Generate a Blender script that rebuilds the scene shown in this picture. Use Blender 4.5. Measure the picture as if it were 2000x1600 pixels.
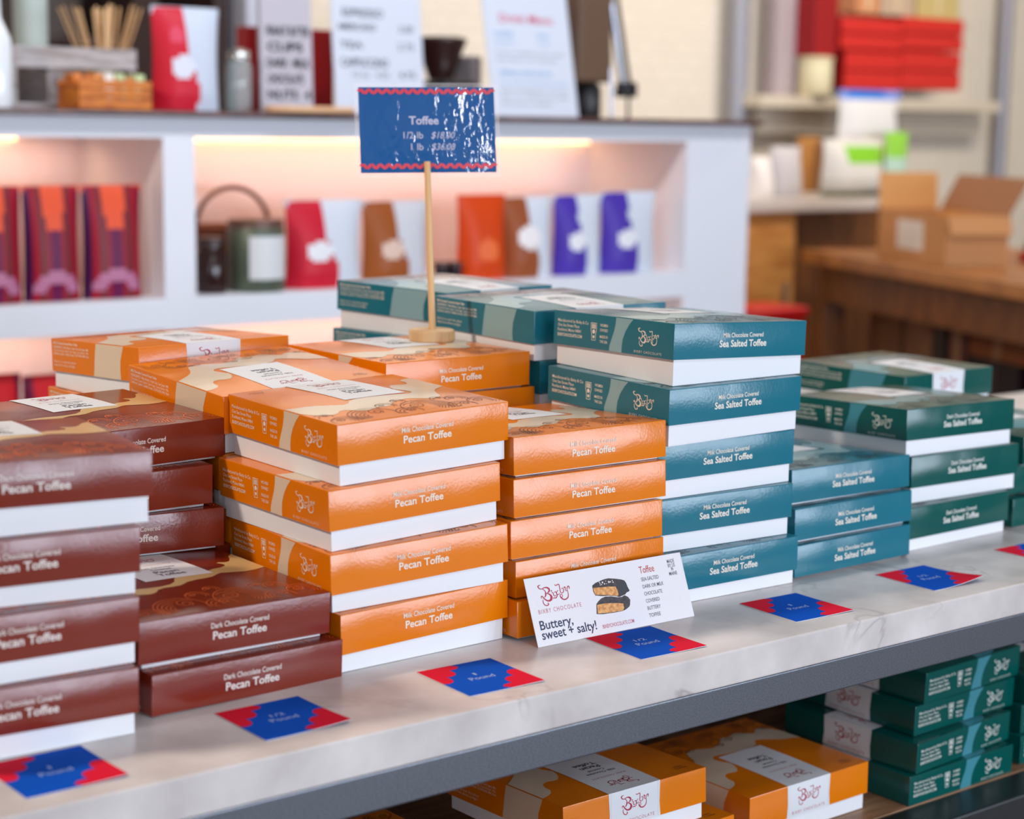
import bpy, bmesh, math, random
from mathutils import Vector, Matrix
from mathutils.geometry import tessellate_polygon
random.seed(7)
for o in list(bpy.data.objects): bpy.data.objects.remove(o)
SC = bpy.context.scene
COL = SC.collection
PI = math.pi
FLOOR = -0.66

# ------------------------------------------------------------------ camera, world, lights, exposure
FPX = 3576.6
R_ = Vector((0.78747512, -0.6161783, 0.01439563)); U_ = Vector((0.08393442, 0.13034838, 0.98790906)); F_ = Vector((0.61060458, 0.77674552, -0.15436468))
EYE = Vector((0, 0, 0.48349194))
cam = bpy.data.cameras.new('camera'); camo = bpy.data.objects.new('camera', cam); COL.objects.link(camo)
camo.matrix_world = Matrix(((R_.x, U_.x, -F_.x, EYE.x), (R_.y, U_.y, -F_.y, EYE.y), (R_.z, U_.z, -F_.z, EYE.z), (0, 0, 0, 1)))
cam.sensor_width = 36; cam.lens = FPX*36/2000; cam.clip_start = 0.05; cam.clip_end = 60
cam.dof.use_dof = True; cam.dof.focus_distance = 1.78; cam.dof.aperture_fstop = 4.1
SC.camera = camo
SC.view_settings.view_transform = 'Standard'; SC.view_settings.look = 'None'; SC.view_settings.gamma = 1; SC.view_settings.use_curve_mapping = False
SC.view_settings.exposure = 0.0

world = bpy.data.worlds.new('world'); SC.world = world; world.use_nodes = True
wb = world.node_tree.nodes['Background']; wb.inputs[0].default_value = (0.72, 0.84, 1.0, 1); wb.inputs[1].default_value = 0.7

def area(name, loc, tgt, sx, sy, power, color, spread=180):
    l = bpy.data.lights.new(name, 'AREA'); l.shape = 'RECTANGLE'; l.size = sx; l.size_y = sy; l.energy = power; l.color = color; l.spread = math.radians(spread)
    o = bpy.data.objects.new(name, l); COL.objects.link(o); o.location = loc
    o.rotation_euler = (Vector(tgt)-Vector(loc)).to_track_quat('-Z', 'Y').to_euler()
    return o
# daylight entering through the panes of the shop windows in the front wall (behind the camera)
for k in range(5):
    area('daylight_window_pane', (1.3+.9*k, -2.93, 0.62), (1.3+.9*k, 0, 0.62), 0.38, 1.15, 38, (0.76, 0.85, 1.0))
area('sign_glint_light', (-2.52, -2.93, 0.95), (-2.52, 0, 0.95), 0.5, 1.7, 44, (0.80, 0.88, 1.0))  # added light, set where the price sign mirrors it as glints
# ceiling luminaires: a cool one over the shop floor, added glare and fill lamps, warm ones to the left and at the back
area('ceiling_lamp_front', (0.9, -0.75, 2.14), (1.25, 1.3, 0.0), 0.45, 0.45, 17, (0.90, 0.94, 1.0))
_l = area('sign_glare_lamp', (-1.62, -2.515, 2.15), (-1.62, -2.515, 0), 1.2, 0.075, 36, (0.93, 0.96, 1.0)); _l.rotation_euler = (0, 0, math.atan2(-.76, -.65))  # added lamp, positioned so its glare streaks the laminated sign
area('counter_fill_light', (2.3, 2.05, 2.14), (2.5, 3.4, 0.2), 1.8, 0.25, 38, (0.88, 0.93, 1.0))  # added fill aimed at the counter front to brighten it
area('ceiling_lamp_left', (-0.9, 2.2, 1.9), (0.9, 1.45, 0.1), 0.18, 0.18, 44, (1.0, 0.86, 0.72))
area('ceiling_lamp_back', (3.4, 4.35, 2.14), (3.6, 4.9, 0.0), 2.6, 0.4, 30, (1.0, 0.90, 0.78))
area('ceiling_lamp_far_right', (5.6, 3.2, 2.14), (5.6, 4.2, 0.0), 1.2, 0.6, 66, (1.0, 0.90, 0.76))

# ------------------------------------------------------------------ helpers
def lin(c): return tuple((x/255/12.92 if x/255 <= 0.04045 else ((x/255+0.055)/1.055)**2.4) for x in c)
MATS = {}
def mat(name, rgb, rough=0.5, metal=0.0, spec=0.5, coat=0.0, emis=None, estr=0.0, alpha=1.0, trans=0.0):
    if name in MATS: return MATS[name]
    m = bpy.data.materials.new(name); m.use_nodes = True; b = m.node_tree.nodes['Principled BSDF']
    b.inputs['Base Color'].default_value = (*lin(rgb), 1); b.inputs['Roughness'].default_value = rough
    b.inputs['Metallic'].default_value = metal; b.inputs['Specular IOR Level'].default_value = spec
    b.inputs['Coat Weight'].default_value = coat; b.inputs['Coat Roughness'].default_value = 0.12
    b.inputs['Alpha'].default_value = alpha; b.inputs['Transmission Weight'].default_value = trans
    if emis: b.inputs['Emission Color'].default_value = (*lin(emis), 1); b.inputs['Emission Strength'].default_value = estr
    MATS[name] = m
    return m
def nodes(m): return m.node_tree.nodes, m.node_tree.links, m.node_tree.nodes['Principled BSDF']
def noise_bump(m, scale, strength, dist=0.001, stretch=(1, 1, 1)):
    n, l, b = nodes(m); tc = n.new('ShaderNodeTexCoord'); mp = n.new('ShaderNodeMapping'); mp.inputs['Scale'].default_value = stretch
    t = n.new('ShaderNodeTexNoise'); t.inputs['Scale'].default_value = scale; t.inputs['Detail'].default_value = 3
    bp = n.new('ShaderNodeBump'); bp.inputs['Strength'].default_value = strength; bp.inputs['Distance'].default_value = dist
    l.new(tc.outputs['Object'], mp.inputs[0]); l.new(mp.outputs[0], t.inputs[0]); l.new(t.outputs[0], bp.inputs['Height']); l.new(bp.outputs[0], b.inputs['Normal'])
    return m
def noise_colour(m, c1, c2, scale, stretch=(1, 1, 1), lo=0.35, hi=0.65, detail=4):
    n, l, b = nodes(m); tc = n.new('ShaderNodeTexCoord'); mp = n.new('ShaderNodeMapping'); mp.inputs['Scale'].default_value = stretch
    t = n.new('ShaderNodeTexNoise'); t.inputs['Scale'].default_value = scale; t.inputs['Detail'].default_value = detail
    r = n.new('ShaderNodeValToRGB'); r.color_ramp.elements[0].position = lo; r.color_ramp.elements[1].position = hi
    r.color_ramp.elements[0].color = (*lin(c1), 1); r.color_ramp.elements[1].color = (*lin(c2), 1)
    l.new(tc.outputs['Object'], mp.inputs[0]); l.new(mp.outputs[0], t.inputs[0]); l.new(t.outputs[0], r.inputs[0]); l.new(r.outputs[0], b.inputs['Base Color'])
    return m

# relief of a coated folding-carton lid: the panels belly out a little, with a fine orange-peel surface
def carton_group():
    g = bpy.data.node_groups.new('carton_relief', 'ShaderNodeTree')
    g.interface.new_socket('Normal', in_out='OUTPUT', socket_type='NodeSocketVector')
    n, l = g.nodes, g.links
    go = n.new('NodeGroupOutput'); tc = n.new('ShaderNodeTexCoord'); sp = n.new('ShaderNodeSeparateXYZ'); oi = n.new('ShaderNodeObjectInfo')
    l.new(tc.outputs['Object'], sp.inputs[0])
    def M(op, a, b):
        k = n.new('ShaderNodeMath'); k.operation = op
        for i, s in enumerate((a, b)):
            if isinstance(s, (int, float)): k.inputs[i].default_value = s
            else: l.new(s, k.inputs[i])
        return k.outputs[0]
    x, y, z = sp.outputs
    rnd = oi.outputs['Random']
    zo = M('ADD', z, M('ADD', 0.0295, M('MULTIPLY', rnd, -0.006)))
    hz = M('MULTIPLY', M('MULTIPLY', M('MULTIPLY', zo, zo), -3.7), M('GREATER_THAN', M('ABSOLUTE', y, 0.0), 0.0957))
    rx = M('MULTIPLY', M('SUBTRACT', M('FRACT', M('MULTIPLY', rnd, 7.31), 0.0), 0.5), 0.10)
    xo = M('ADD', x, rx)
    hx = M('MULTIPLY', M('MULTIPLY', xo, xo), -0.32)
    hy = M('MULTIPLY', M('MULTIPLY', y, y), -0.32)
    # per-box soft dents
    ofs = n.new('ShaderNodeVectorMath'); ofs.operation = 'ADD'; cmb = n.new('ShaderNodeCombineXYZ'); l.new(M('MULTIPLY', rnd, 31.0), cmb.inputs[0]); l.new(M('MULTIPLY', rnd, 17.0), cmb.inputs[1])
    l.new(tc.outputs['Object'], ofs.inputs[0]); l.new(cmb.outputs[0], ofs.inputs[1])
    n1 = n.new('ShaderNodeTexNoise'); n1.inputs['Scale'].default_value = 14; n1.inputs['Detail'].default_value = 1; l.new(ofs.outputs[0], n1.inputs[0])
    n2 = n.new('ShaderNodeTexNoise'); n2.inputs['Scale'].default_value = 360; n2.inputs['Detail'].default_value = 2; l.new(tc.outputs['Object'], n2.inputs[0])
    h = M('ADD', M('ADD', hz, hx), M('ADD', hy, M('ADD', M('MULTIPLY', n1.outputs[0], 0.0022), M('MULTIPLY', n2.outputs[0], 0.00011))))
    bp = n.new('ShaderNodeBump'); bp.inputs['Strength'].default_value = 1.0; bp.inputs['Distance'].default_value = 1.0
    l.new(h, bp.inputs['Height']); l.new(bp.outputs[0], go.inputs[0])
    return g
CARTON = carton_group()
def carton(name, rgb, rough=0.21, spec=0.5, coat=0.0):
    m = mat(name, rgb, rough, spec=spec, coat=coat); n, l, b = nodes(m)
    g = n.new('ShaderNodeGroup'); g.node_tree = CARTON; l.new(g.outputs[0], b.inputs['Normal']); l.new(g.outputs[0], b.inputs['Coat Normal'])
    b.inputs['Coat Roughness'].default_value = 0.25
    return m

class MB:
    """collects shapes for one mesh object"""
    def __init__(s): s.v = []; s.f = []; s.m = []; s.mats = []; s.sm = []
    def mi(s, m):
        if m not in s.mats: s.mats.append(m)
        return s.mats.index(m)
    def add(s, vs, fs, m, smooth=False):
        k = len(s.v); s.v += [tuple(q) for q in vs]; i = s.mi(m)
        for f in fs: s.f.append(tuple(k+j for j in f)); s.m.append(i); s.sm.append(smooth)
        return s
    def bm(s, b, m, mx=None, smooth=False):
        b.verts.index_update(); vs = [(mx @ q.co) if mx else q.co.copy() for q in b.verts]
        s.add(vs, [[q.index for q in f.verts] for f in b.faces], m, smooth); b.free(); return s
    def box(s, x0, x1, y0, y1, z0, z1, m, bev=0.0, seg=2, mx=None):
        b = bmesh.new(); bmesh.ops.create_cube(b, size=1)
        for q in b.verts: q.co = Vector(((x0+x1)/2+q.co.x*(x1-x0), (y0+y1)/2+q.co.y*(y1-y0), (z0+z1)/2+q.co.z*(z1-z0)))
        if bev: bmesh.ops.bevel(b, geom=b.edges[:], offset=bev, segments=seg, affect='EDGES', profile=0.6)
        return s.bm(b, m, mx)
    def lathe(s, prof, m, n=32, mx=None, smooth=True, cx=0, cy=0):
        vs = []; fs = []
        for (r, z) in prof:
            for i in range(n): a = 2*PI*i/n; q = Vector((cx+r*math.cos(a), cy+r*math.sin(a), z)); vs.append(mx @ q if mx else q)
        for j in range(len(prof)-1):
            for i in range(n): fs.append((j*n+i, j*n+(i+1) % n, (j+1)*n+(i+1) % n, (j+1)*n+i))
        s.add(vs, fs, m, smooth)
        s.add([vs[i] for i in range(n)], [tuple(reversed(range(n)))], m); s.add([vs[(len(prof)-1)*n+i] for i in range(n)], [tuple(range(n))], m)
        return s
    def tube(s, p0, p1, r0, m, r1=None, n=16):
        p0 = Vector(p0); p1 = Vector(p1); d = p1-p0; mx = Matrix.Translation(p0) @ d.to_track_quat('Z', 'Y').to_matrix().to_4x4()
        return s.lathe([(r0, 0), (r0 if r1 is None else r1, d.length)], m, n, mx)
    def build(s, name, parent=None, loc=None, rot=None):
        me = bpy.data.meshes.new(name); me.from_pydata(s.v, [], s.f)
        for m in s.mats: me.materials.append(m)
        me.polygons.foreach_set('material_index', s.m); me.polygons.foreach_set('use_smooth', s.sm); me.update()
        o = bpy.data.objects.new(name, me); COL.objects.link(o)
        if parent: o.parent = parent
        if loc is not None: o.location = loc
        if rot is not None: o.rotation_euler = rot
        return o
def tag(o, label, cat, group=None):
    o['label'] = label; o['category'] = cat
    if group: o['group'] = group
    return o
def struct(o): o['kind'] = 'structure'; return o
def thing(name, label, cat, loc=(0, 0, 0), rz=0, group=None):
    o = bpy.data.objects.new(name, None); COL.objects.link(o); o.location = loc; o.rotation_euler = (0, 0, rz); o.empty_display_size = 0.05
    return tag(o, label, cat, group)
def copy_tree(o, parent=None):
    c = o.copy(); COL.objects.link(c)
    if parent: c.parent = parent
    for ch in [x for x in bpy.data.objects if x.parent == o]: copy_tree(ch, c)
    return c
def at(u, v, Y):
    d = F_+R_*((u-1000)/FPX)+U_*((800-v)/FPX); return EYE+d*(Y/d.y)

# ---- flat artwork: text and ribbons as 2D polygons
_T = {}
def text2d(s, size, bold=0.0, xs=1.0, track=1.0, align='C', shear=0.0):
    key = (s, bold, track, shear)
    if key not in _T:
        c = bpy.data.curves.new('t', 'FONT'); c.body = s; c.size = 1; c.offset = bold; c.space_character = track; c.shear = shear; c.resolution_u = 3; c.fill_mode = 'FRONT'
        o = bpy.data.objects.new('t', c); COL.objects.link(o); dg = bpy.context.evaluated_depsgraph_get(); me = o.evaluated_get(dg).to_mesh()
        _T[key] = ([(v.co.x, v.co.y) for v in me.vertices], [tuple(p.vertices) for p in me.polygons])
        o.evaluated_get(dg).to_mesh_clear(); bpy.data.objects.remove(o); bpy.data.curves.remove(c)
    vs, fs = _T[key]
    x0 = min(v[0] for v in vs); x1 = max(v[0] for v in vs); ox = {'C': (x0+x1)/2, 'L': x0, 'R': x1}[align]
    return [((x-ox)*size*xs, y*size) for x, y in vs], fs
def text_w(s, width, h, bold=0.0, track=1.0, align='C', shear=0.0):
    """text scaled to a total width and a font size"""
    vs, fs = text2d(s, 1, bold, 1, track, 'L', shear); w = max(v[0] for v in vs); k = width/w
    off = {'C': -width/2, 'L': 0, 'R': -width}[align]
    return [(x*k+off, y*h) for x, y in vs], fs
def catmull(P, n=6):
    P = [tuple(map(float, p)) for p in P]; Q = [P[0]]+P+[P[-1]]; out = []
    for i in range(1, len(Q)-2):
        for j in range(n):
            t = j/n; out.append(tuple(0.5*((2*b)+(-a+c)*t+(2*a-5*b+4*c-d)*t*t+(-a+3*b-3*c+d)*t**3) for a, b, c, d in zip(Q[i-1], Q[i], Q[i+1], Q[i+2])))
    out.append(P[-1]); return out
def ribbon(P, n=6, smooth=True):
    """P: (x, y, width) points"""
    q = catmull(P, n) if smooth else P; vs = []; fs = []
    for i, (x, y, w) in enumerate(q):
        a = q[max(0, i-1)]; b = q[min(len(q)-1, i+1)]; dx, dy = b[0]-a[0], b[1]-a[1]; L = math.hypot(dx, dy) or 1
        vs += [(x-dy/L*w/2, y+dx/L*w/2), (x+dy/L*w/2, y-dx/L*w/2)]
        if i: k = 2*i; fs.append((k-2, k-1, k+1, k))
    return vs, fs
def disc2d(x, y, r, n=14): return [(x+r*math.cos(2*PI*i/n), y+r*math.sin(2*PI*i/n)) for i in range(n)], [tuple(range(n))]
def poly2d(P):
    t = tessellate_polygon([[Vector((x, y, 0)) for x, y in P]]); fs = []
    for a, b, c in t:
        ar = (P[b][0]-P[a][0])*(P[c][1]-P[a][1])-(P[b][1]-P[a][1])*(P[c][0]-P[a][0]); fs.append((a, b, c) if ar > 0 else (a, c, b))
    return list(P), fs
def rect2d(x0, x1, y0, y1): return [(x0, y0), (x1, y0), (x1, y1), (x0, y1)], [(0, 1, 2, 3)]
def xf(vf, s=1, dx=0, dy=0, sy=None):
    sy = s if sy is None else sy; return [(x*s+dx, y*sy+dy) for x, y in vf[0]], vf[1]
def merge(lst):
    V = []; Fs = []
    for vs, fs in lst: k = len(V); V += vs; Fs += [tuple(k+i for i in f) for f in fs]
    return V, Fs
def refine(vf, size):
    b = bmesh.new(); vv = [b.verts.new((x, y, 0)) for x, y in vf[0]]
    for f in vf[1]:
        try: b.faces.new([vv[i] for i in f])
        except ValueError: pass
    for _ in range(6):
        e = [e for e in b.edges if e.calc_length() > size]
        if not e: break
        bmesh.ops.subdivide_edges(b, edges=e, cuts=1); bmesh.ops.triangulate(b, faces=[f for f in b.faces if len(f.verts) > 3])
    b.verts.index_update(); out = [(v.co.x, v.co.y) for v in b.verts], [tuple(v.index for v in f.verts) for f in b.faces]; b.free(); return out

# the curly word mark, drawn stroke by stroke
def logo2d():
    S = [
     [(290,290,8),(225,310,34),(190,350,42),(215,400,38),(270,440,34),(340,440,30),(400,398,34),(480,385,50),(550,410,62),(590,460,58),(590,520,52),(560,570,40),(510,605,15)],
     [(340,440,26),(410,480,26),(455,540,30),(475,620,50),(470,690,44),(440,760,28)],
     [(490,605,15),(580,630,42),(650,680,60),(680,750,76),(670,830,80),(620,880,68),(550,885,55),(480,850,46),(420,800,40),(380,750,36),(345,715,36),(315,735,34),(325,780,18),(330,810,8)],
     [(385,840,15),(380,900,24),(400,970,28),(440,1030,30),(500,1065,34),(555,1055,36),(580,1010,36),(560,975,30),(540,980,15)],
     [(670,600,12),(705,570,24),(735,600,28),(760,680,28),(800,710,28),(830,690,20),(830,655,8)],
     [(770,590,8),(800,545,26),(840,570,30),(870,640,28),(880,710,30),(850,770,36),(800,780,36),(750,770,20),(755,805,12),(772,830,14)],
     [(905,490,32),(880,520,24),(860,580,22),(870,640,28),(920,650,28),(955,620,20),(945,585,10)],
     [(785,265,12),(790,300,26),(840,305,30),(900,265,34),(935,280,30),(955,350,28),(970,440,28),(990,540,28),(1030,590,28),(1080,580,28),(1105,520,28),(1100,450,28),(1070,410,26),(1030,430,18),(1015,460,8)],
     [(1110,400,16),(1130,370,40),(1160,390,36),(1165,460,26),(1190,510,24),(1230,490,22),(1225,420,26),(1245,360,32),(1275,335,36),(1300,370,34),(1305,420,24),(1330,450,8)],
     [(1235,490,22),(1260,560,25),(1280,660,28),(1270,750,36),(1210,820,46),(1130,840,46),(1050,800,44),(1000,740,34),(985,680,26),(1020,640,24),(1060,670,22),(1070,730,20),(1050,770,18),(1020,730,12)]]
    def T(p): b = (p[1]+.185*p[0])/1.0414; return (p[0]-.224*b, -b)
    L = []
    for s in S: L.append(ribbon([(*T(p), p[2]) for p in s], 5))
    x, y = T((670, 515)); L.append(disc2d(x, y, 26))
    V, Fs = merge(L); cx = (min(v[0] for v in V)+max(v[0] for v in V))/2; x0 = min(v[0] for v in V); x1 = max(v[0] for v in V); y0 = min(v[1] for v in V); y1 = max(v[1] for v in V)
    k = 1/(x1-x0); return [((x-cx)*k, (y-(y0+y1)/2)*k*.75) for x, y in V], Fs
LOGO = logo2d()

# rolling-wave line ornament along the front of the lid top (unit square coordinates)
def waves2d():
    L = []
    def arc(cx, cy, r, a0, a1, w, r2=None, n=18):
        P = []
        for i in range(n+1):
            t = i/n; a = math.radians(a0+(a1-a0)*t); rr = r if r2 is None else r+(r2-r)*t
            x, y = cx+rr*math.cos(a), cy+rr*math.sin(a)
            if y < .012 or x < .012 or x > .988:
                if len(P) > 1: L.append(ribbon(P, 1, False))
                P = []
            else: P.append((x, y, w))
        if len(P) > 1: L.append(ribbon(P, 1, False))
    w = .0046
    for cx, cy, R, n, m in [(.10,.06,.08,4,1),(.27,.10,.125,6,-1),(.42,.215,.055,2,1),(.46,.07,.07,3,-1),(.60,.11,.14,7,1),(.53,.275,.04,2,1),(.77,.06,.075,4,-1),(.74,.235,.04,2,-1),(.83,.20,.06,3,1),(.93,.09,.095,5,1),(.05,.19,.045,2,-1)]:
        arc(cx, cy, R, 90-m*110, 90+m*110, w)                # outer curl
        for k in range(1, n):
            rr = R-k*.0205
            if rr > .012: arc(cx+m*.004*k, cy-.004*k, rr, 90-m*(115+8*k), 90+m*(30-10*k), w)
        arc(cx-m*R*.35, cy+R*.3, R*.45, 90+m*60, 90-m*260, w, R*.12)
        arc(cx-m*R*.35, cy+R*.3, R*.28, 90+m*160, 90-m*120, w, R*.08)
    return merge(L)
WAVES = waves2d()

# ------------------------------------------------------------------ toffee boxes
W, D, HL = 0.190, 0.1932, 0.0367
INS = 0.003
white_card = mat('white_card', (236, 236, 238), 0.42, spec=0.4)
label_white = carton('label_white', (228, 228, 230), 0.45, 0.4)
ink_red = mat('ink_red', (176, 30, 62), 0.5); ink_dark = mat('ink_dark', (40, 40, 62), 0.5); ink_pink = mat('ink_pink', (196, 92, 110), 0.5); label_rule = mat('label_rule', (176, 184, 200), 0.5)
SCHEMES = {
 'orange': dict(base=(233, 124, 0), cream=(226, 204, 178), line=(120, 56, 16), text=(240, 224, 205), flav='Milk Chocolate', kind='Pecan Toffee', words=('Milk Chocolate', 'Covered', 'Pecan', 'Toffee')),
 'brown': dict(base=(124, 38, 18), cream=(222, 184, 124), line=(232, 104, 40), text=(232, 218, 208), flav='Dark Chocolate', kind='Pecan Toffee', words=('Dark Chocolate', 'Covered', 'Pecan', 'Toffee')),
 'teal': dict(base=(28, 112, 130), cream=(138, 174, 180), line=(20, 62, 74), text=(236, 228, 214), flav='Milk Chocolate', kind='Sea Salted Toffee', words=('Milk Chocolate', 'Covered', 'Sea Salted', 'Toffee')),
 'green': dict(base=(0, 82, 76), cream=(70, 140, 152), line=(0, 50, 48), text=(228, 228, 218), flav='Dark Chocolate', kind='Sea Salted Toffee', words=('Dark Chocolate', 'Covered', 'Sea Salted', 'Toffee')),
}
SPLASH_A = [(0,.325),(.03,.25),(.07,.205),(.11,.198),(.145,.215),(.177,.25),(.205,.25),(.235,.222),(.26,.19),(.29,.182),(.33,.195),(.371,.212),(.41,.204),(.445,.212),(.48,.25),(.524,.28),(.56,.295),(.601,.305),(.64,.29),(.684,.265),(.72,.252),(.756,.258),(.79,.275),(.81,.31),(.83,.365),(.86,.42),(.90,.465),(.95,.505),(1,.54),
            (1,.835),(.96,.825),(.92,.805),(.895,.77),(.892,.725),(.88,.69),(.86,.668),(.83,.66),(.797,.672),(.765,.672),(.738,.645),(.715,.6),(.705,.555),(.73,.50),(.738,.455),(.72,.425),(.69,.412),(.60,.43),(.50,.44),(.40,.44),(.345,.42),(.325,.395),(.30,.365),(.266,.355),(.2,.39),(.15,.425),(.107,.44),(.05,.45),(0,.465)]
SPLASH_B = [(0,.33),(.05,.315),(.10,.322),(.15,.345),(.2,.353),(.255,.335),(.29,.35),(.314,.378),(.356,.392),(.40,.388),(.438,.392),(.47,.408),(.5,.429),(.56,.445),(.61,.45),(.655,.46),(.70,.49),(.729,.504),(.79,.495),(.856,.487),(.925,.505),(1,.54),
            (1,.835),(.96,.80),(.93,.74),(.90,.70),(.87,.69),(.84,.70),(.82,.69),(.84,.655),(.83,.625),(.79,.60),(.74,.59),(.68,.56),(.60,.54),(.50,.53),(.475,.505),(.45,.46),(.41,.43),(.36,.42),(.30,.425),(.24,.44),(.17,.445),(.10,.44),(.05,.45),(0,.465)]

def face_map(face, hz, dome):
    """2D point on a panel -> lid-local 3D (origin: centre of the lid's top)"""
    def dz(x, y): 
        a = 1-(2*x/W)**2; b = 1-(2*y/D)**2
        return dome*max(a, 0)*max(b, 0)
    return {'front': lambda a, b, e: (a, -D/2-e, b), 'back': lambda a, b, e: (-a, D/2+e, b),
            'left': lambda a, b, e: (-W/2-e, -a, b), 'right': lambda a, b, e: (W/2+e, a, b),
            'top': lambda a, b, e: (a, b, e+dz(a, b))}[face]
def put(mb, face, vf, eps, m, hz=0, dome=0.0):
    fm = face_map(face, hz, dome); mb.add([fm(x, y, eps) for x, y in vf[0]], vf[1], m)

LIDS = {}
def lid_meshes(col, hl, dome):
    key = (col, hl, dome)
    if key in LIDS: return LIDS[key]
    S = SCHEMES[col]
    mbase = carton('carton_'+col, S['base']); mcream = carton('splash_'+col, S['cream']); mline = mat('wave_'+col, S['line'], 0.4); mtext = mat('print_'+col, S['text'], 0.45)
    mb = MB(); t = 0.0007
    # outer shell (bevelled, open below) with a gently domed top
    b = bmesh.new(); bmesh.ops.create_cube(b, size=1)
    for q in b.verts: q.co = Vector((q.co.x*W, q.co.y*D, -hl/2+q.co.z*hl))
    bmesh.ops.bevel(b, geom=[e for e in b.edges if max(v.co.z for v in e.verts) > -hl*0.1 or abs(e.verts[0].co.z-e.verts[1].co.z) > hl/2], offset=0.0008, segments=2, affect='EDGES', profile=0.7)
    bmesh.ops.delete(b, geom=[f for f in b.faces if f.normal.z < -0.9], context='FACES')
    if dome:
        bmesh.ops.delete(b, geom=[f for f in b.faces if f.normal.z > 0.99], context='FACES')
    mb.bm(b, mbase)
    if dome:
        N = 14; vs = []; fs = []; fm = face_map('top', 0, dome); hw, hd = W/2-.0008, D/2-.0008
        for j in range(N+1):
            for i in range(N+1): vs.append(fm(-hw+2*hw*i/N, -hd+2*hd*j/N, 0))
        for j in range(N):
            for i in range(N): k = j*(N+1)+i; fs.append((k, k+1, k+N+2, k+N+1))
        mb.add(vs, fs, mbase, True)
    # inside faces and rim
    iw, idp = W/2-t, D/2-t; ow, od = W/2, D/2
    vi = [(-iw, -idp, -hl), (iw, -idp, -hl), (iw, idp, -hl), (-iw, idp, -hl), (-iw, -idp, -t), (iw, -idp, -t), (iw, idp, -t), (-iw, idp, -t)]
    mb.add(vi, [(0, 4, 5, 1), (1, 5, 6, 2), (2, 6, 7, 3), (3, 7, 4, 0), (4, 7, 6, 5)], white_card)
    vo = [(-ow, -od, -hl), (ow, -od, -hl), (ow, od, -hl), (-ow, od, -hl)]
    mb.add(vo+vi[:4], [(0, 4, 5, 1), (1, 5, 6, 2), (2, 6, 7, 3), (3, 7, 4, 0)], white_card)
    # artwork
    sp = [((u-.5)*(W-.0012), (v-.5)*(D-.0012)) for u, v in (SPLASH_B if col == 'brown' else SPLASH_A)]
    put(mb, 'top', refine(poly2d(sp), 0.012) if dome else poly2d(sp), .00018, mcream, dome=dome)
    wv = [((x-.5)*W, (y-.5)*D) for x, y in WAVES[0]], WAVES[1]
    put(mb, 'top', wv, .00026, mline, dome=dome)
    put(mb, 'top', xf(text_w('MADE BY US', .016, .004, .01), 1, -.072, .082), .0003, mline, dome=dome)
    put(mb, 'top', xf(text_w('IN MAINE', .012, .004, .01), 1, -.072, .077), .0003, mline, dome=dome)
    # left panel (seen from outside: a runs from the back -D/2 to the front +D/2)
    A = lambda s, q: ((s-.5)*D, -q*hl)
    band = [A(.535, .02), A(.532, .2), A(.522, .42), A(.502, .66), A(.488, .85), A(.485, 1.0), A(.59, 1.0), A(.588, .85), A(.594, .62), A(.615, .38), A(.645, .17), A(.675, .02)]
    put(mb, 'left', poly2d([(x, y) for x, y in reversed(band)]), .00012, mcream)
    for s, w_, q, bd in (('Manufactured by Bixby & Co.', .052, .32, .004), ('One Sea Street Place', .036, .455, .004), ('Rockland, Maine 04841', .039, .59, .004), ('BIXBYCHOCOLATE.COM', .041, .74, .02)):
        put(mb, 'left', xf(text_w(s, w_, .0046, bd, align='L'), 1, *A(.04, q)), .0003, mtext)
    for s, q in (('WOMEN', .33), ('OWNED', .47), ('MADE IN', .66), ('THE USA', .80)):
        put(mb, 'left', xf(text_w(s, .0125, .0042, .008, align='L'), 1, *A(.405, q)), .0003, mtext)
    # small crest between the two text blocks
    cx, cy = A(.352, .5)
    put(mb, 'left', merge([ribbon([(cx-.0045, cy+.009, .0007), (cx+.0045, cy+.009, .0007), (cx+.0045, cy+.002, .0007), (cx+.003, cy-.003, .0007), (cx+.003, cy-.009, .0007), (cx-.003, cy-.009, .0007), (cx-.003, cy-.003, .0007), (cx-.0045, cy+.002, .0007), (cx-.0045, cy+.009, .0007)], 1, False),
        rect2d(cx-.0030, cx-.0016, cy+.003, cy+.008), rect2d(cx-.0008, cx+.0008, cy+.003, cy+.008), rect2d(cx+.0016, cx+.0030, cy+.003, cy+.008), disc2d(cx, cy, .0022), disc2d(cx, cy-.0055, .0016)]), .0003, mtext)
    lx, ly = A(.80, .50)
    put(mb, 'left', xf(LOGO, .032, lx, ly+.0005, .034), .0003, mtext)
    put(mb, 'left', xf(text_w('BIXBY CHOCOLATE', .042, .0036, -.004, 1.35), 1, lx, A(0, .93)[1]), .0003, mtext)
    # right panel (a runs from the front to the back)
    band = [A(.53, .02), A(.515, .35), A(.505, .7), A(.495, 1.0), A(.80, 1.0), A(.795, .75), A(.80, .45), A(.835, .02)]
    put(mb, 'right', poly2d([(x, y) for x, y in reversed(band)]), .00012, mcream)
    ING = [(S['flav']+' Covered '+S['kind'], .055, .16, .02), ('INGREDIENTS: Toffee (Butter, Cream, Salt, Cane Sugar), Milk', .080, .28, .006), ('Chocolate (Cacao Liquor, Cane Sugar, Cocoa Butter, Milk,', .080, .38, .0), ('Sunflower Lecithin, Vanilla), Pecans. CONTAINS: Milk, Nuts', .080, .48, .006)]
    if col in ('teal', 'green'): ING = [(ING[0][0], .055, .16, .02), ('INGREDIENTS: Toffee (Butter, Cream, Salt, Cane Sugar), Milk', .080, .28, .006), ING[2], ('Sunflower Lecithin, Vanilla), Sea Salt. CONTAINS: Milk', .080, .48, .006)]
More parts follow.
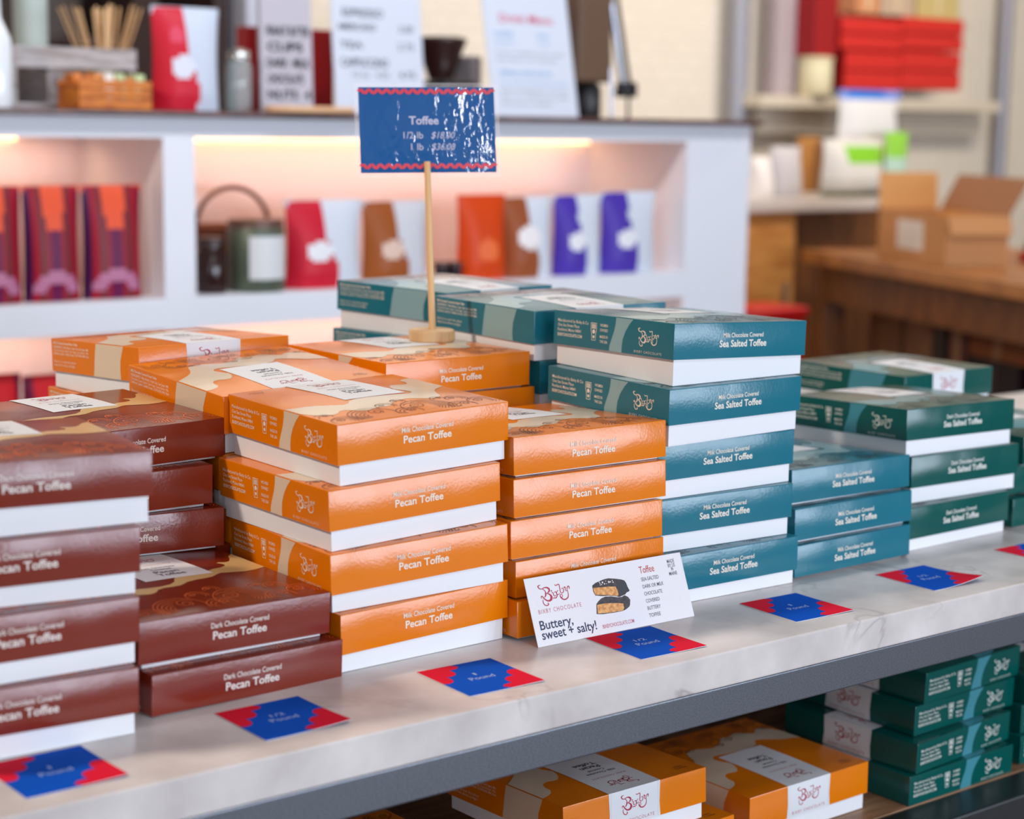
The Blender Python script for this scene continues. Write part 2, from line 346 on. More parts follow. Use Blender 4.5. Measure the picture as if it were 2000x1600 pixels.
    for s, w_, q, bd in ING+[('Store in a cool dry place', .05, .72, 0), ('away from direct sunlight', .048, .83, 0)]:
        put(mb, 'right', xf(text_w(s, w_, .0038, bd, align='L'), 1, *A(.03, q)), .0003, mtext)
    # front panel
    put(mb, 'front', xf(text_w(S['flav']+' Covered', .0575, .0066, .014), 1, .002, -.42*HL), .0003, mtext)
    put(mb, 'front', xf(text_w(S['kind'], .0535 if 'Pecan' in S['kind'] else .0675, .0098, .022), 1, .002, -.685*HL), .0003, mtext)
    lidm = mb
    # the white label that starts on the top and folds down over the back
    lb = MB(); x0, x1 = (.335-.5)*W, (.695-.5)*W; y0 = ((.52 if col == 'brown' else .445)-.5)*D; cxm = (x0+x1)/2
    put(lb, 'top', refine(rect2d(x0, x1, y0, D/2), .012) if dome else rect2d(x0, x1, y0, D/2), .00032, label_white, dome=dome)
    put(lb, 'back', poly2d([(-x1, -hl), (-x0, -hl), (-x0-.0012, -hl*.6), (-x0, .0003), (-x1, .0003), (-x1+.0012, -hl*.6)]), .00024, label_white)
    for xx in (-x0-.003, -x1+.003): put(lb, 'back', rect2d(xx-.0001, xx+.0001, -hl, 0), .00032, label_rule)
    def toptext(s, w_, h_, y, m, bd=0, tr=1): put(lb, 'top', xf(text_w(s, w_, h_, bd, tr), 1, cxm, y), .00044, m, dome=dome)
    put(lb, 'top', xf(LOGO, .034, cxm, D*.5-.020), .00044, ink_red, dome=dome)
    toptext('BIXBY CHOCOLATE', .043, .0045, D*.5-.0405, ink_pink, 0, 1.3)
    w4 = S['words']; toptext(w4[0], .036, .0065, D*.5-.054, ink_dark); toptext(w4[1], .020, .0065, D*.5-.0615, ink_dark)
    toptext(w4[2], .024 if len(w4[2]) < 8 else .038, .0105, D*.5-.0725, ink_dark, .015); toptext(w4[3], .027, .0105, D*.5-.0825, ink_dark, .015)
    put(lb, 'back', xf(LOGO, .037, -cxm, -hl*.42, .038), .00036, ink_red)
    put(lb, 'back', xf(text_w('BIXBY CHOCOLATE', .052, .0048, 0, 1.3), 1, -cxm, -hl*.93), .00036, ink_pink)
    LIDS[key] = (lidm, lb, {}); return LIDS[key]
BASES = {}
def base_mesh(h):
    k = round(h, 4)
    if k not in BASES:
        ins = INS if h > .04 else .0062
        mb = MB(); bw, bd = W/2-ins, D/2-ins; mb.box(-bw, bw, -bd, bd, 0.0003, k, white_card, 0.0007)
        BASES[k] = mb
    return BASES[k]
_ME = {}
def inst(mb, name, parent):
    k = id(mb)
    if k not in _ME:
        o = mb.build(name, parent); _ME[k] = o.data; return o
    o = bpy.data.objects.new(name, _ME[k]); COL.objects.link(o); o.parent = parent; return o
def tilt(sx, sy, yaw): # orientation whose up axis is the normal of the plane z = sx*x+sy*y
    n = Vector((-sx, -sy, 1)).normalized(); return Vector((0, 0, 1)).rotation_difference(n).to_matrix().to_4x4() @ Matrix.Rotation(yaw, 4, 'Z')
def toffee_box(col, size, q, label, group, flip=False, top=False):
    cx, cy, yaw, z, H, sx, sy, tx, ty = q
    if flip: yaw += PI
    e = bpy.data.objects.new('toffee_box', None); COL.objects.link(e); e.empty_display_size = .05; tag(e, label, 'box', group)
    M0 = Matrix.Translation((cx, cy, z)) @ tilt(sx, sy, yaw); e.matrix_world = M0
    hl = HL if (size == 'P' or H >= .0376) else 0.0349
    lid, lab, _ = lid_meshes(col, hl, 0.0028 if top else 0.0)
    ob = inst(base_mesh(.046 if size == 'P' else .0325), 'base', e)
    ol = inst(lid, 'lid', e)
    M1 = Matrix.Translation((cx-sx*H, cy-sy*H, z+H)) @ tilt(tx, ty, yaw)
    ol.matrix_local = M0.inverted() @ M1
    inst(lab, 'label', ol)
    return e

CN = {'orange': 'orange', 'brown': 'chocolate brown', 'teal': 'teal', 'green': 'dark green'}
def stack(col, rows, where, group, flip=False, names=None):
    """rows from the bottom up; each: (size, cx, cy, yaw, z, H, sx, sy, tx, ty)"""
    n = len(rows); seq = []
    for i in range(n):
        k = n-1-i
        seq.append('topmost' if k == 0 else ('lowest' if i == 0 else ['', 'second from the top', 'third from the top', 'fourth from the top', 'fifth from the top'][k]))
    if n == 1: seq = ['single']
    for i, rw in enumerate(rows):
        lab = '%s %s box, %s %s' % (CN[col], 'white-based' if rw[0] == 'P' else 'flat', seq[i], where)
        if names and names.get(i): lab = names[i]
        toffee_box(col, rw[0], rw[1:], lab, group, flip=flip, top=(i == n-1))

stack('brown', [('P',0.5431,1.3788,-0.0437,0.0,0.0551,0.0,0.0,-0.0141,-0.011),('P',0.5459,1.3861,-0.0054,0.055,0.0548,-0.0141,-0.011,-0.0142,-0.0072),('P',0.5633,1.4042,-0.1286,0.1094,0.0546,-0.0142,-0.0072,0.0022,0.0033),('P',0.579,1.411,-0.1261,0.164,0.0586,0.0022,0.0033,-0.0083,-0.0054)],
      'of the stack at the left edge', 'one pound brown boxes')
stack('brown', [('H',0.7479,1.4059,0.0549,0.0,0.0366,0.0,0.0,-0.0172,0.0127),('H',0.7431,1.4189,0.0507,0.0369,0.0422,-0.0172,0.0127,-0.0264,0.0202)],
      'of the low front pair', 'half pound brown boxes')
stack('brown', [('H',0.7531,1.6131,0.0482,0.0,0.0405,0.0,0.0,-0.001,0.004),('H',0.7531,1.6131,0.0482,0.0405,0.0405,-0.001,0.004,-0.002,0.0081),('H',0.7531,1.611,-0.1056,0.081,0.0405,-0.002,0.0081,-0.0029,0.0112),('H',0.7352,1.6097,-0.0068,0.1216,0.0408,-0.0029,0.0112,0.0026,0.0191),('H',0.7525,1.6219,0.0553,0.1627,0.0401,0.0026,0.0191,0.0108,0.0267)],
      'of the stack behind the low front pair', 'half pound brown boxes')
stack('orange', [('P',0.9418,1.4188,0.0247,0.0,0.0559,0.0,0.0,0.0215,0.0009),('P',0.9436,1.4187,-0.0508,0.056,0.0545,0.0215,0.0009,0.0362,-0.0053),('P',0.9413,1.4291,0.0042,0.1104,0.0566,0.0362,-0.0053,0.0329,0.005),('P',0.9543,1.4348,-0.0008,0.1675,0.0572,0.0329,0.005,0.0288,0.0183)],
      'of the front centre stack', 'one pound orange boxes')
stack('orange', [('H',1.1358,1.4071,-0.0057,0.0,0.0364,0.0,0.0,-0.0006,-0.0225),('H',1.1394,1.4165,0.0058,0.0362,0.0354,-0.0006,-0.0225,-0.002,-0.0324),('H',1.1378,1.4174,-0.0181,0.0716,0.0386,-0.002,-0.0324,-0.0023,-0.0374),('H',1.1426,1.4187,-0.024,0.1103,0.039,-0.0023,-0.0374,0.0013,-0.0398),('H',1.1471,1.4248,-0.0261,0.1491,0.0391,0.0013,-0.0398,0.0014,-0.0418)],
      'of the stack behind the white promo card', 'half pound orange boxes')
stack('teal', [('P',1.334,1.4147,-0.0313,0.0,0.0515,0.0,0.0,0.0046,-0.0026),('P',1.3382,1.4289,-0.0834,0.0515,0.0566,0.0046,-0.0026,0.0084,0.0079),('P',1.3405,1.4321,-0.0555,0.1081,0.0578,0.0084,0.0079,0.0103,0.0177),('P',1.34,1.4248,-0.0037,0.1658,0.0583,0.0103,0.0177,0.0007,0.0156),('P',1.3535,1.4337,-0.0116,0.2243,0.0581,0.0007,0.0156,-0.0374,-0.0145)],
      'of the tall front stack', 'one pound teal boxes')
stack('teal', [('H',1.5297,1.4241,0.0026,0.0,0.0359,0.0,0.0,0.0044,-0.0137),('H',1.536,1.4289,-0.0109,0.0359,0.0366,0.0044,-0.0137,0.0017,-0.0347),('H',1.5475,1.4432,-0.0241,0.072,0.0385,0.0017,-0.0347,-0.0068,-0.0448)],
      'of three right of the tall teal stack', 'half pound teal boxes')
stack('green', [('P',1.7307,1.4392,0.025,0.0,0.0501,0.0,0.0,-0.0022,-0.0156),('P',1.7579,1.4493,-0.043,0.0499,0.0542,-0.0022,-0.0156,-0.0034,-0.0298),('P',1.7503,1.4529,-0.0402,0.104,0.0551,-0.0034,-0.0298,-0.0103,-0.0334)],
      'of the front three on the marble', 'one pound dark green boxes')
stack('green', [('H',1.942,1.4479,0.0,0.0,0.0365,0,0,0,0),('H',1.955,1.462,-0.02,0.0366,0.0368,0,0,0,0),('H',1.962,1.455,0.02,0.0735,0.0375,0,0,0,0)],
      'of the stack cut by the right edge', 'half pound dark green boxes')
# rows behind (pound boxes turned so that their wrapped label or ingredients face forward)
stack('teal', [('P',1.345,1.643,-0.02,0.0,0.0565,0,0,0,0),('P',1.347,1.646,0.01,0.0565,0.0565,0,0,0,0),('P',1.3445,1.641,-0.03,0.113,0.0565,0,0,0,0),('P',1.349,1.645,0.01,0.1695,0.0566,0,0,0,0),('P',1.3439,1.6428,-0.0264,0.2261,0.0569,0.0,0.0,0.0088,0.0059)],
      'of the stack right behind the sign stick', 'one pound teal boxes', flip=True)
stack('teal', [('P',1.352,1.871,0.12,0.0,0.0563,0,0,0,0),('P',1.356,1.868,0.15,0.0563,0.0563,0,0,0,0),('P',1.350,1.870,0.13,0.1126,0.0563,0,0,0,0),('P',1.352,1.869,0.15,0.1689,0.0565,0,0,0,0),('P',1.3588,1.8692,0.1691,0.2254,0.0585,0.0,0.0,-0.0057,0.013)],
      'of the rearmost teal stack', 'one pound teal boxes', flip=True)
stack('orange', [('H',1.148,1.651,0.01,0.0,0.0397,0,0,0,0),('H',1.152,1.648,-0.02,0.0397,0.0397,0,0,0,0),('H',1.147,1.650,0.015,0.0794,0.0397,0,0,0,0),('H',1.150,1.652,0.0,0.1191,0.0397,0,0,0,0),('H',1.156,1.648,-0.01,0.1588,0.0398,0,0,0,0),('H',1.1497,1.6498,0.0011,0.1986,0.0385,0.0,0.0,0.0018,-0.0014)],
      'of the stack that carries the price sign', 'half pound orange boxes', names={4: 'orange toffee box lying directly under the box that carries the price sign'})
stack('orange', [('P',0.948,1.629,0.0,0.0,0.0565,0,0,0.01,0.013),('P',0.946,1.632,0.02,0.0567,0.0575,0.01,0.013,0.02,0.026),('P',0.948,1.630,0.0,0.1144,0.0585,0.02,0.026,0.0395,0.0508),('P',0.9475,1.631,0.015,0.1734,0.0565,0.0395,0.0508,0.0395,0.0508)],
      'of the turned stack behind the front centre stack', 'one pound orange boxes', flip=True)
stack('orange', [('P',0.957,1.846,0.05,0.0,0.0603,0,0,0,0),('P',0.960,1.843,0.06,0.0604,0.0603,0,0,0,0),('P',0.953,1.846,0.02,0.1208,0.0605,0,0,0,0),('P',0.9589,1.8443,0.0588,0.1815,0.0600,0.0,0.0,0.0078,-0.0438)],
      'of the rearmost orange stack', 'one pound orange boxes', flip=True)
stack('green', [('P',1.968,1.655,0.01,0.0,0.0534,0,0,0,0),('P',1.972,1.653,0.02,0.0535,0.0534,0,0,0,0),('P',1.9706,1.6541,0.0297,0.1070,0.0556,0.0,0.0,-0.0001,0.005)],
      'of the turned stack behind the front three', 'one pound dark green boxes', flip=True)
# lower shelf
SH = -0.2793
stack('green', [('H',1.6876,1.3799,1.5876,-0.2793,0.0355,0.0,0.0,-0.0051,0.0122),('H',1.6904,1.3867,1.6598,-0.2438,0.0369,-0.0051,0.0122,-0.0079,0.0194),('H',1.7115,1.4012,1.6095,-0.2067,0.037,-0.0079,0.0194,-0.005,0.0238),('H',1.7208,1.4009,1.6404,-0.1697,0.0383,-0.005,0.0238,-0.0121,0.0296)],
      'of the sideways stack on the lower shelf', 'dark green boxes on the lower shelf')
stack('green', [('H',1.905,1.3880,1.575,-0.2793,0.0365,0,0,0,0),('H',1.912,1.3920,1.56,-0.2427,0.0365,0,0,0,0),('H',1.917,1.3930,1.59,-0.2061,0.0368,0,0,0,0)],
      'of the lower stack at the right edge', 'dark green boxes on the lower shelf')
stack('orange', [('P',1.2162,1.3803,0.0032,-0.2793,0.0512,0.0,0.0,0.0106,-0.0284),('P',1.1857,1.391,-0.0083,-0.2276,0.0537,0.0106,-0.0284,0.0059,-0.0429)],
      'of the leaning pair on the lower shelf', 'orange boxes on the lower shelf', flip=True)
stack('orange', [('P',1.453,1.4044,0.0053,-0.2793,0.0547,0.0,0.0,0.0064,-0.0057)],
      'on the lower shelf next to the dark green stack', 'orange boxes on the lower shelf', flip=True)
stack('orange', [('P',0.935,1.412,0.03,-0.2793,0.0545,0,0,0,0)],
      'at the left end of the lower shelf', 'orange boxes on the lower shelf', flip=True)

# ------------------------------------------------------------------ display table
def marble():
    m = mat('marble', (205, 196, 190), 0.28, spec=0.5); n, l, b = nodes(m)
    tc = n.new('ShaderNodeTexCoord'); mp = n.new('ShaderNodeMapping'); l.new(tc.outputs['Object'], mp.inputs[0]); mp.inputs['Rotation'].default_value = (0.3, 0.2, 0.5)
    t1 = n.new('ShaderNodeTexNoise'); t1.inputs['Scale'].default_value = 5.5; t1.inputs['Detail'].default_value = 8; t1.inputs['Distortion'].default_value = .9; l.new(mp.outputs[0], t1.inputs[0])
    r1 = n.new('ShaderNodeValToRGB'); l.new(t1.outputs[0], r1.inputs[0]); e = r1.color_ramp.elements
    e[0].position = .484; e[0].color = (0, 0, 0, 1); e[1].position = .50; e[1].color = (1, 1, 1, 1); x = e.new(.516); x.color = (0, 0, 0, 1)
    t2 = n.new('ShaderNodeTexNoise'); t2.inputs['Scale'].default_value = 11; t2.inputs['Detail'].default_value = 6; l.new(mp.outputs[0], t2.inputs[0])
    r2 = n.new('ShaderNodeValToRGB'); l.new(t2.outputs[0], r2.inputs[0]); r2.color_ramp.elements[0].position = .35; r2.color_ramp.elements[1].position = .7
    r2.color_ramp.elements[0].color = (*lin((196, 186, 182)), 1); r2.color_ramp.elements[1].color = (*lin((234, 225, 220)), 1)
    mm = n.new('ShaderNodeMath'); mm.operation = 'MULTIPLY'; l.new(r1.outputs[0], mm.inputs[0])
    t3 = n.new('ShaderNodeTexNoise'); t3.inputs['Scale'].default_value = 4.5; l.new(tc.outputs['Object'], t3.inputs[0]); r3 = n.new('ShaderNodeValToRGB'); r3.color_ramp.elements[0].position = .42; r3.color_ramp.elements[1].position = .55; l.new(t3.outputs[0], r3.inputs[0]); l.new(r3.outputs[0], mm.inputs[1])
    m2 = n.new('ShaderNodeMath'); m2.operation = 'MULTIPLY'; m2.inputs[1].default_value = .55; l.new(mm.outputs[0], m2.inputs[0])
    mx = n.new('ShaderNodeMixRGB'); l.new(m2.outputs[0], mx.inputs[0]); l.new(r2.outputs[0], mx.inputs[1]); mx.inputs[2].default_value = (*lin((128, 118, 116)), 1)
    l.new(mx.outputs[0], b.inputs['Base Color'])
    return m
M_marble = marble()
M_steel = noise_bump(noise_colour(mat('brushed_steel', (110, 112, 118), 0.42, metal=0.75), (94, 96, 102), (118, 121, 128), 1100, (0.4, 1, 1), .3, .7), 1300, .12, .0002, (.3, 1, 1))
M_shelfwood = noise_colour(mat('shelf_wood', (150, 112, 80), 0.45), (128, 92, 62), (170, 130, 96), 9, (1, 8, 1))
TX0, TX1, TY0, TY1 = -0.15, 2.95, 1.1726, 2.08
tb = thing('display_table', 'steel display table with veined white marble top and lower wooden shelf', 'table', ((TX0+TX1)/2, (TY0+TY1)/2, FLOOR))
cx, cy = (TX0+TX1)/2, (TY0+TY1)/2; hx, hy = (TX1-TX0)/2, (TY1-TY0)/2; F0 = -FLOOR
top = MB().box(-hx, hx, -hy, hy, F0-.0339, F0, M_marble, .0022, 3).build('marble_top', tb)
ap = MB()
for (a, b_, c_, d_) in ((-hx+.004, hx-.004, -hy+.001, -hy+.036), (-hx+.004, hx-.004, hy-.036, hy-.001), (-hx+.004, -hx+.039, -hy+.036, hy-.036), (hx-.039, hx-.004, -hy+.036, hy-.036)):
    ap.box(a, b_, c_, d_, F0-.0668, F0-.0341, M_steel, .0015)
ap.build('apron_frame', tb)
for sx in (-1, 1):
    for sy in (-1, 1):
        px, py = sx*(hx-.025), sy*(hy-.06)
        lg = MB().box(px-.018, px+.018, py-.018, py+.018, .012, F0-.0668, M_steel, .002).build('leg', tb)
        MB().lathe([(.022, 0), (.022, .012)], mat('black_rubber', (30, 30, 32), .7), 20, cx=px, cy=py).build('levelling_foot', lg)
shy0 = 1.283-cy
MB().box(-hx+.045, hx-.045, shy0, hy-.08, F0+SH-.018, F0+SH-.0005, M_shelfwood, .001).build('lower_shelf', tb)
MB().box(-hx+.045, hx-.045, hy-.078, hy-.072, F0+SH, F0-.069, mat('shelf_shade_dark', (38, 36, 38), .5), .001).build('back_panel', tb)  # added dark sheet, stands in for the deep shade behind the lower shelf
sr = MB(); sr.box(-hx+.045, hx-.045, shy0-.052, shy0-.001, F0+SH-.048, F0+SH-.001, mat('dark_steel', (74, 76, 78), 0.35, metal=.7), .003)
sr.box(-hx+.045, hx-.045, hy-.079, hy-.045, F0+SH-.048, F0+SH-.001, M_steel, .002); sr.build('shelf_rail', tb)

# ------------------------------------------------------------------ weight cards on the marble
M_blue = mat('card_blue', (0, 80, 188), 0.8, spec=.08); M_red = mat('card_red', (222, 24, 52), 0.8, spec=.08); M_cardtext = mat('card_text', (160, 186, 226), .5); M_cardwhite = mat('card_white', (240, 240, 242), .5)
def weight_card(x, y, yaw, words, label, curl):
    e = thing('weight_card', label, 'card', (x, y, 0.0002), yaw, 'blue weight cards on the marble')
    w, h, t = .080, .0832, .0004; N = 10
    def Z(a, b): # a, b in 0..1; the front right corner lifts a touch
        return curl*max(0, (a+(1-b))-1.15)**2
    s = MB(); V = []; 
    for k in (0, 1):
        for j in range(N+1):
            for i in range(N+1): a, b = i/N, j/N; V.append(((a-.5)*w, (b-.5)*h, Z(a, b)+k*t))
    Fs = []; n1 = (N+1)**2
    for j in range(N):
        for i in range(N): q = j*(N+1)+i; Fs += [(n1+q, n1+q+1, n1+q+N+2, n1+q+N+1), (q, q+N+1, q+N+2, q+1)]
    s.add(V, Fs, M_blue)
    for i in range(N):
        for (p, q) in ((i, i+1), (N*(N+1)+i+1, N*(N+1)+i), ((i+1)*(N+1), i*(N+1)), (i*(N+1)+N, (i+1)*(N+1)+N)): s.add([V[p], V[q], V[n1+q], V[n1+p]], [(0, 1, 2, 3)], M_cardwhite)
    s.build('card_sheet', e)
    sc = []
    def corner(flip):
        P = [(0, 1), (0, .49)]
        for i in range(1, 36):
            t_ = i/36; am = .10*abs(math.sin(PI*2.6*t_+.25))**.7; P.append((max(0, .44*t_+am*.76), min(1, .49+.51*t_-am*.65)))
        P.append((.44, 1))
        if flip: P = [(1-a, 1-b) for a, b in P]
        return refine(poly2d(P), .12)
    o = MB()
    for fl in (0, 1):
        vf = corner(fl); o.add([((a-.5)*w, (b-.5)*h, Z(a, b)+t+.0001) for a, b in vf[0]], vf[1], M_red)
    o.build('red_corners', e)
    L = MB()
    vf = merge([xf(text_w(words, .0022 if words == '1' else .013, .0085, .004), 1, 0, .006), xf(text_w('Pound', .026, .0105, .004), 1, 0, -.006)])
    L.add([(x_, y_, Z(x_/w+.5, y_/h+.5)+t+.00012) for x_, y_ in vf[0]], vf[1], M_cardtext); L.build('lettering', e)
weight_card(0.5435, 1.2382, -0.0, '1', 'blue weight card with red corners in front of the left edge brown stack', .002)
weight_card(0.7457, 1.2462, .0024, '1/2', 'blue weight card reading 1/2 Pound in front of the low brown pair', .003)
weight_card(0.9453, 1.2422, -.0353, '1', 'blue weight card reading 1 Pound in front of the front orange stack', .001)
weight_card(1.1386, 1.2385, -.0425, '1/2', 'blue weight card reading 1/2 Pound at the foot of the promo card', .001)
weight_card(1.3511, 1.2453, -.043, '1', 'blue weight card reading 1 Pound in front of the tall teal stack', .001)
weight_card(1.5623, 1.2474, -.0183, '1/2', 'curled blue weight card in front of the half pound teal boxes', .008)
weight_card(1.772, 1.2490, 0.0, '1', 'blue weight card cut off by the right edge of the picture', .002)

# ------------------------------------------------------------------ leaning promo card
PW, PH = .1977, .0652
pc = thing('promo_card', 'white toffee promo card leaning on the orange boxes', 'card', (1.0443, 1.2835, 0.0003))
pc.matrix_world = Matrix.Translation((1.0443, 1.2835, .0003)) @ Matrix.Rotation(-.0152, 4, 'Z') @ Matrix.Rotation(PI/2-math.atan2(.0242, .0605), 4, 'X')
M_promo = mat('promo_white', (232, 228, 230), .5, spec=.35)
MB().box(0, PW, 0, PH, -.0004, 0, M_promo).build('card_sheet', pc)
ink = MB(); ink_navy = mat('ink_navy', (26, 30, 78), .5); ink_warm = mat('ink_warm_red', (186, 52, 46), .5); ink_grey = mat('ink_grey', (70, 72, 84), .5)
def pt(s, a, b, wd, h, m, bd=0, tr=1, al='L'): vf = xf(text_w(s, wd*PW, h, bd, tr, al), 1, a*PW, (1-b)*PH); ink.add([(x, y, .00015) for x, y in vf[0]], vf[1], m)
pt('BIXBY CHOCOLATE', .045, .535, .262, .0058, ink_pink, 0, 1.3)
pt('Buttery,', .036, .765, .20, .0125, ink_navy, .012); pt('sweet + salty!', .036, .905, .335, .0125, ink_navy, .012)
pt('BIXBYCHOCOLATE.COM', .408, .915, .20, .0052, ink_pink, .006)
pt('Toffee', .71, .215, .098, .0098, ink_warm, .004)
for s, b_, w_ in (('SEA-SALTED', .335, .115), ('DARK OR MILK', .445, .137), ('CHOCOLATE', .555, .118), ('COVERED', .665, .090), ('BUTTERY', .775, .086), ('TOFFEE', .885, .076)): pt(s, .71, b_, w_, .0052, ink_grey, .004)
for s, b_, w_ in (('MADE', .135, .048), ('BY US', .20, .046), ('IN', .255, .012), ('MAINE', .325, .052)): pt(s, .925, b_, w_, .0052, ink_grey, .004, 1, 'C')
ink.build('lettering', pc); ink = MB()
vf = xf(LOGO, .19*PW, .165*PW, (1-.28)*PH); ink.add([(x, y, .00015) for x, y in vf[0]], vf[1], ink_red)
ink.build('logo', pc)
pic = MB(); mch = noise_colour(mat('photo_chocolate', (48, 38, 42), .5), (38, 30, 34), (72, 58, 60), 220); mtf = noise_colour(mat('photo_toffee', (226, 158, 84), .5), (196, 120, 58), (240, 182, 108), 260); msalt = mat('photo_salt', (235, 226, 220), .5); mch2 = mat('photo_chocolate_side', (42, 44, 50), .5)
def pp(P, z, m): vf = poly2d([(a*PW, b*PH) for a, b in P]); pic.add([(x, y, z) for x, y in vf[0]], vf[1], m)
pp([(.399,.457),(.413,.489),(.437,.527),(.463,.54),(.499,.529),(.537,.498),(.564,.491),(.584,.509),(.604,.473),(.613,.425),(.605,.355),(.598,.329),(.576,.3),(.552,.284),(.494,.284),(.425,.293),(.387,.311)], .00012, mch)
pp([(.402,.441),(.441,.445),(.489,.431),(.528,.414),(.565,.39),(.563,.325),(.555,.29),(.515,.293),(.466,.296),(.395,.317)], .00016, mtf)
pp([(0.398,0.734),(0.42,0.764),(0.449,0.781),(0.477,0.796),(0.506,0.799),(0.546,0.777),(0.585,0.748),(0.603,0.725),(0.611,0.682),(0.614,0.627),(0.622,0.564),(0.616,0.552),(0.601,0.544),(0.59,0.519),(0.57,0.508),(0.55,0.497),(0.519,0.525),(0.48,0.547),(0.452,0.552),(0.404,0.583),(0.397,0.641),(0.397,0.705)], .0002, mch)
pp([(.4,.699),(.449,.687),(.494,.678),(.54,.659),(.546,.597),(.547,.532),(.539,.514),(.51,.539),(.471,.561),(.454,.568),(.403,.595)], .00024, mtf)
pp([(.552,.69),(.585,.735),(.605,.715),(.613,.65),(.616,.57),(.59,.53),(.558,.51),(.555,.60)], .00024, mch2)
for i in range(16): a, b = .44+random.random()*.11, .72+random.random()*.055; vf = disc2d(a*PW, b*PH, .0004+random.random()*.0006, 6); pic.add([(x, y, .00028) for x, y in vf[0]], vf[1], msalt)
pic.build('toffee_picture', pc)

# ------------------------------------------------------------------ price sign on a wooden stick
M_pine = noise_colour(mat('pine', (214, 176, 128), .5), (202, 158, 108), (226, 190, 144), 60, (1, 1, .12))
sg = thing('price_sign', 'laminated blue price sign on a round wooden stick and disc', 'sign', (1.1985, 1.673, .2394))
sb = MB().lathe([(.0245, 0), (.0258, .0012), (.0260, .003), (.0260, .011), (.0252, .0128), (.0235, .0135), (.004, .0135)], M_pine, 40).build('base', sg)
s0, s1 = Vector((0.0015, .001, .010)), Vector((.0125, .029, .200))
MB().tube(s0, s1, .0040, mat('dowel', (220, 178, 124), .45), .0036, 14).build('stick', sg)
# sign plate faces the viewer's side of the table
_bl, _br, _tr, _tl = Vector((1.1521, 1.7482, .4256)), Vector((1.273, 1.6538, .429)), Vector((1.2783, 1.6684, .5233)), Vector((1.1576, 1.763, .5217))
_ex, _ey = (_br-_bl)*.035, (_tl-_bl)*.055
P00 = _bl-_ex-_ey; P10 = _br+_ex-_ey; P11 = _tr+_ex+_ey; P01 = _tl-_ex+_ey; so = Vector((1.1985, 1.673, .2394))
PL = MB()
fr = bpy.data.materials.new('laminate_film'); fr.use_nodes = True; nn, ll, bb = nodes(fr)
bb.inputs['Base Color'].default_value = (.95, .95, 1, 1); bb.inputs['Roughness'].default_value = .08; bb.inputs['Alpha'].default_value = .22; bb.inputs['Specular IOR Level'].default_value = .6
def lerp(a, b): return (P00*(1-a)+P10*a)*(1-b)+(P01*(1-a)+P11*a)*b-so
nrm = (P10-P00).cross(P01-P00).normalized()
def sheet(mb, a0, a1, b0, b1, off, m, n=1, thick=0):
    vs = []; fs = []
    for j in range(n+1):
        for i in range(n+1): a, b = a0+(a1-a0)*i/n, b0+(b1-b0)*j/n; vs.append(lerp(a, b)+nrm*off)
    for j in range(n):
        for i in range(n): q = j*(n+1)+i; fs.append((q, q+1, q+n+2, q+n+1))
    mb.add(vs, fs, m)
sheet(PL, 0, 1, 0, 1, -.0012, fr)
PL.build('laminate_sheet', sg)
M_sign = mat('sign_blue', (0, 84, 152), .5, spec=.2, coat=1.0); n_, l_, b_ = nodes(M_sign); b_.inputs['Coat Roughness'].default_value = .05; b_.inputs['Coat IOR'].default_value = 1.6
tc = n_.new('ShaderNodeTexCoord'); mp = n_.new('ShaderNodeMapping'); mp.inputs['Scale'].default_value = (1, 1, .35); t1 = n_.new('ShaderNodeTexNoise'); t1.inputs['Scale'].default_value = 260; t1.inputs['Detail'].default_value = 2
t2 = n_.new('ShaderNodeTexNoise'); t2.inputs['Scale'].default_value = 22; ad = n_.new('ShaderNodeMath'); ad.operation = 'MULTIPLY_ADD'; ad.inputs[1].default_value = 8
bp = n_.new('ShaderNodeBump'); bp.inputs['Strength'].default_value = 1; bp.inputs['Distance'].default_value = .00022
l_.new(tc.outputs['Object'], mp.inputs[0]); l_.new(mp.outputs[0], t1.inputs[0]); mp2 = n_.new('ShaderNodeMapping'); mp2.inputs['Scale'].default_value = (1, 1, .3); l_.new(tc.outputs['Object'], mp2.inputs[0]); l_.new(mp2.outputs[0], t2.inputs[0]); l_.new(t2.outputs[0], ad.inputs[0]); l_.new(t1.outputs[0], ad.inputs[2]); l_.new(ad.outputs[0], bp.inputs['Height']); l_.new(bp.outputs[0], b_.inputs['Coat Normal'])
pr = MB(); sheet(pr, .033, .967, .05, .95, -.0006, M_sign); sheet(pr, .033, .967, .05, .95, -.0009, M_cardwhite); pr.build('printed_panel', sg)
lt = MB(); M_sred = mat('sign_red', (216, 56, 78), .35, coat=.6); M_stxt = mat('sign_text', (190, 196, 224), .4, coat=.4)
def st(vf, m): lt.add([lerp(x, y)+nrm*.0000 for x, y in vf[0]], vf[1], m)
for yb in (.905, .118):
    st(ribbon([(.033+.934*i/96, yb+.021*math.sin(i/96*2*PI*15.5), .025) for i in range(97)], 1, False), M_sred)
SX = 1/.158; SY = 1/.104
def stt(s, wd, h, a, b, al='C', bd=0, sh=0): vf = text_w(s, wd, h*SY, bd, 1, al, sh); st(([(x+a, y+b) for x, y in vf[0]], vf[1]), M_stxt)
stt('Toffee', .205, .0125, .478, .560, 'C', .025)
stt('1/2 lb', .135, .0105, .470, .410, 'R', .006); stt('$18.00', .165, .0105, .690, .410, 'R', .004, .3)
stt('1 lb', .085, .0105, .470, .288, 'R', .006); stt('$36.00', .165, .0105, .690, .288, 'R', .004, .3)
lt.build('lettering', sg)

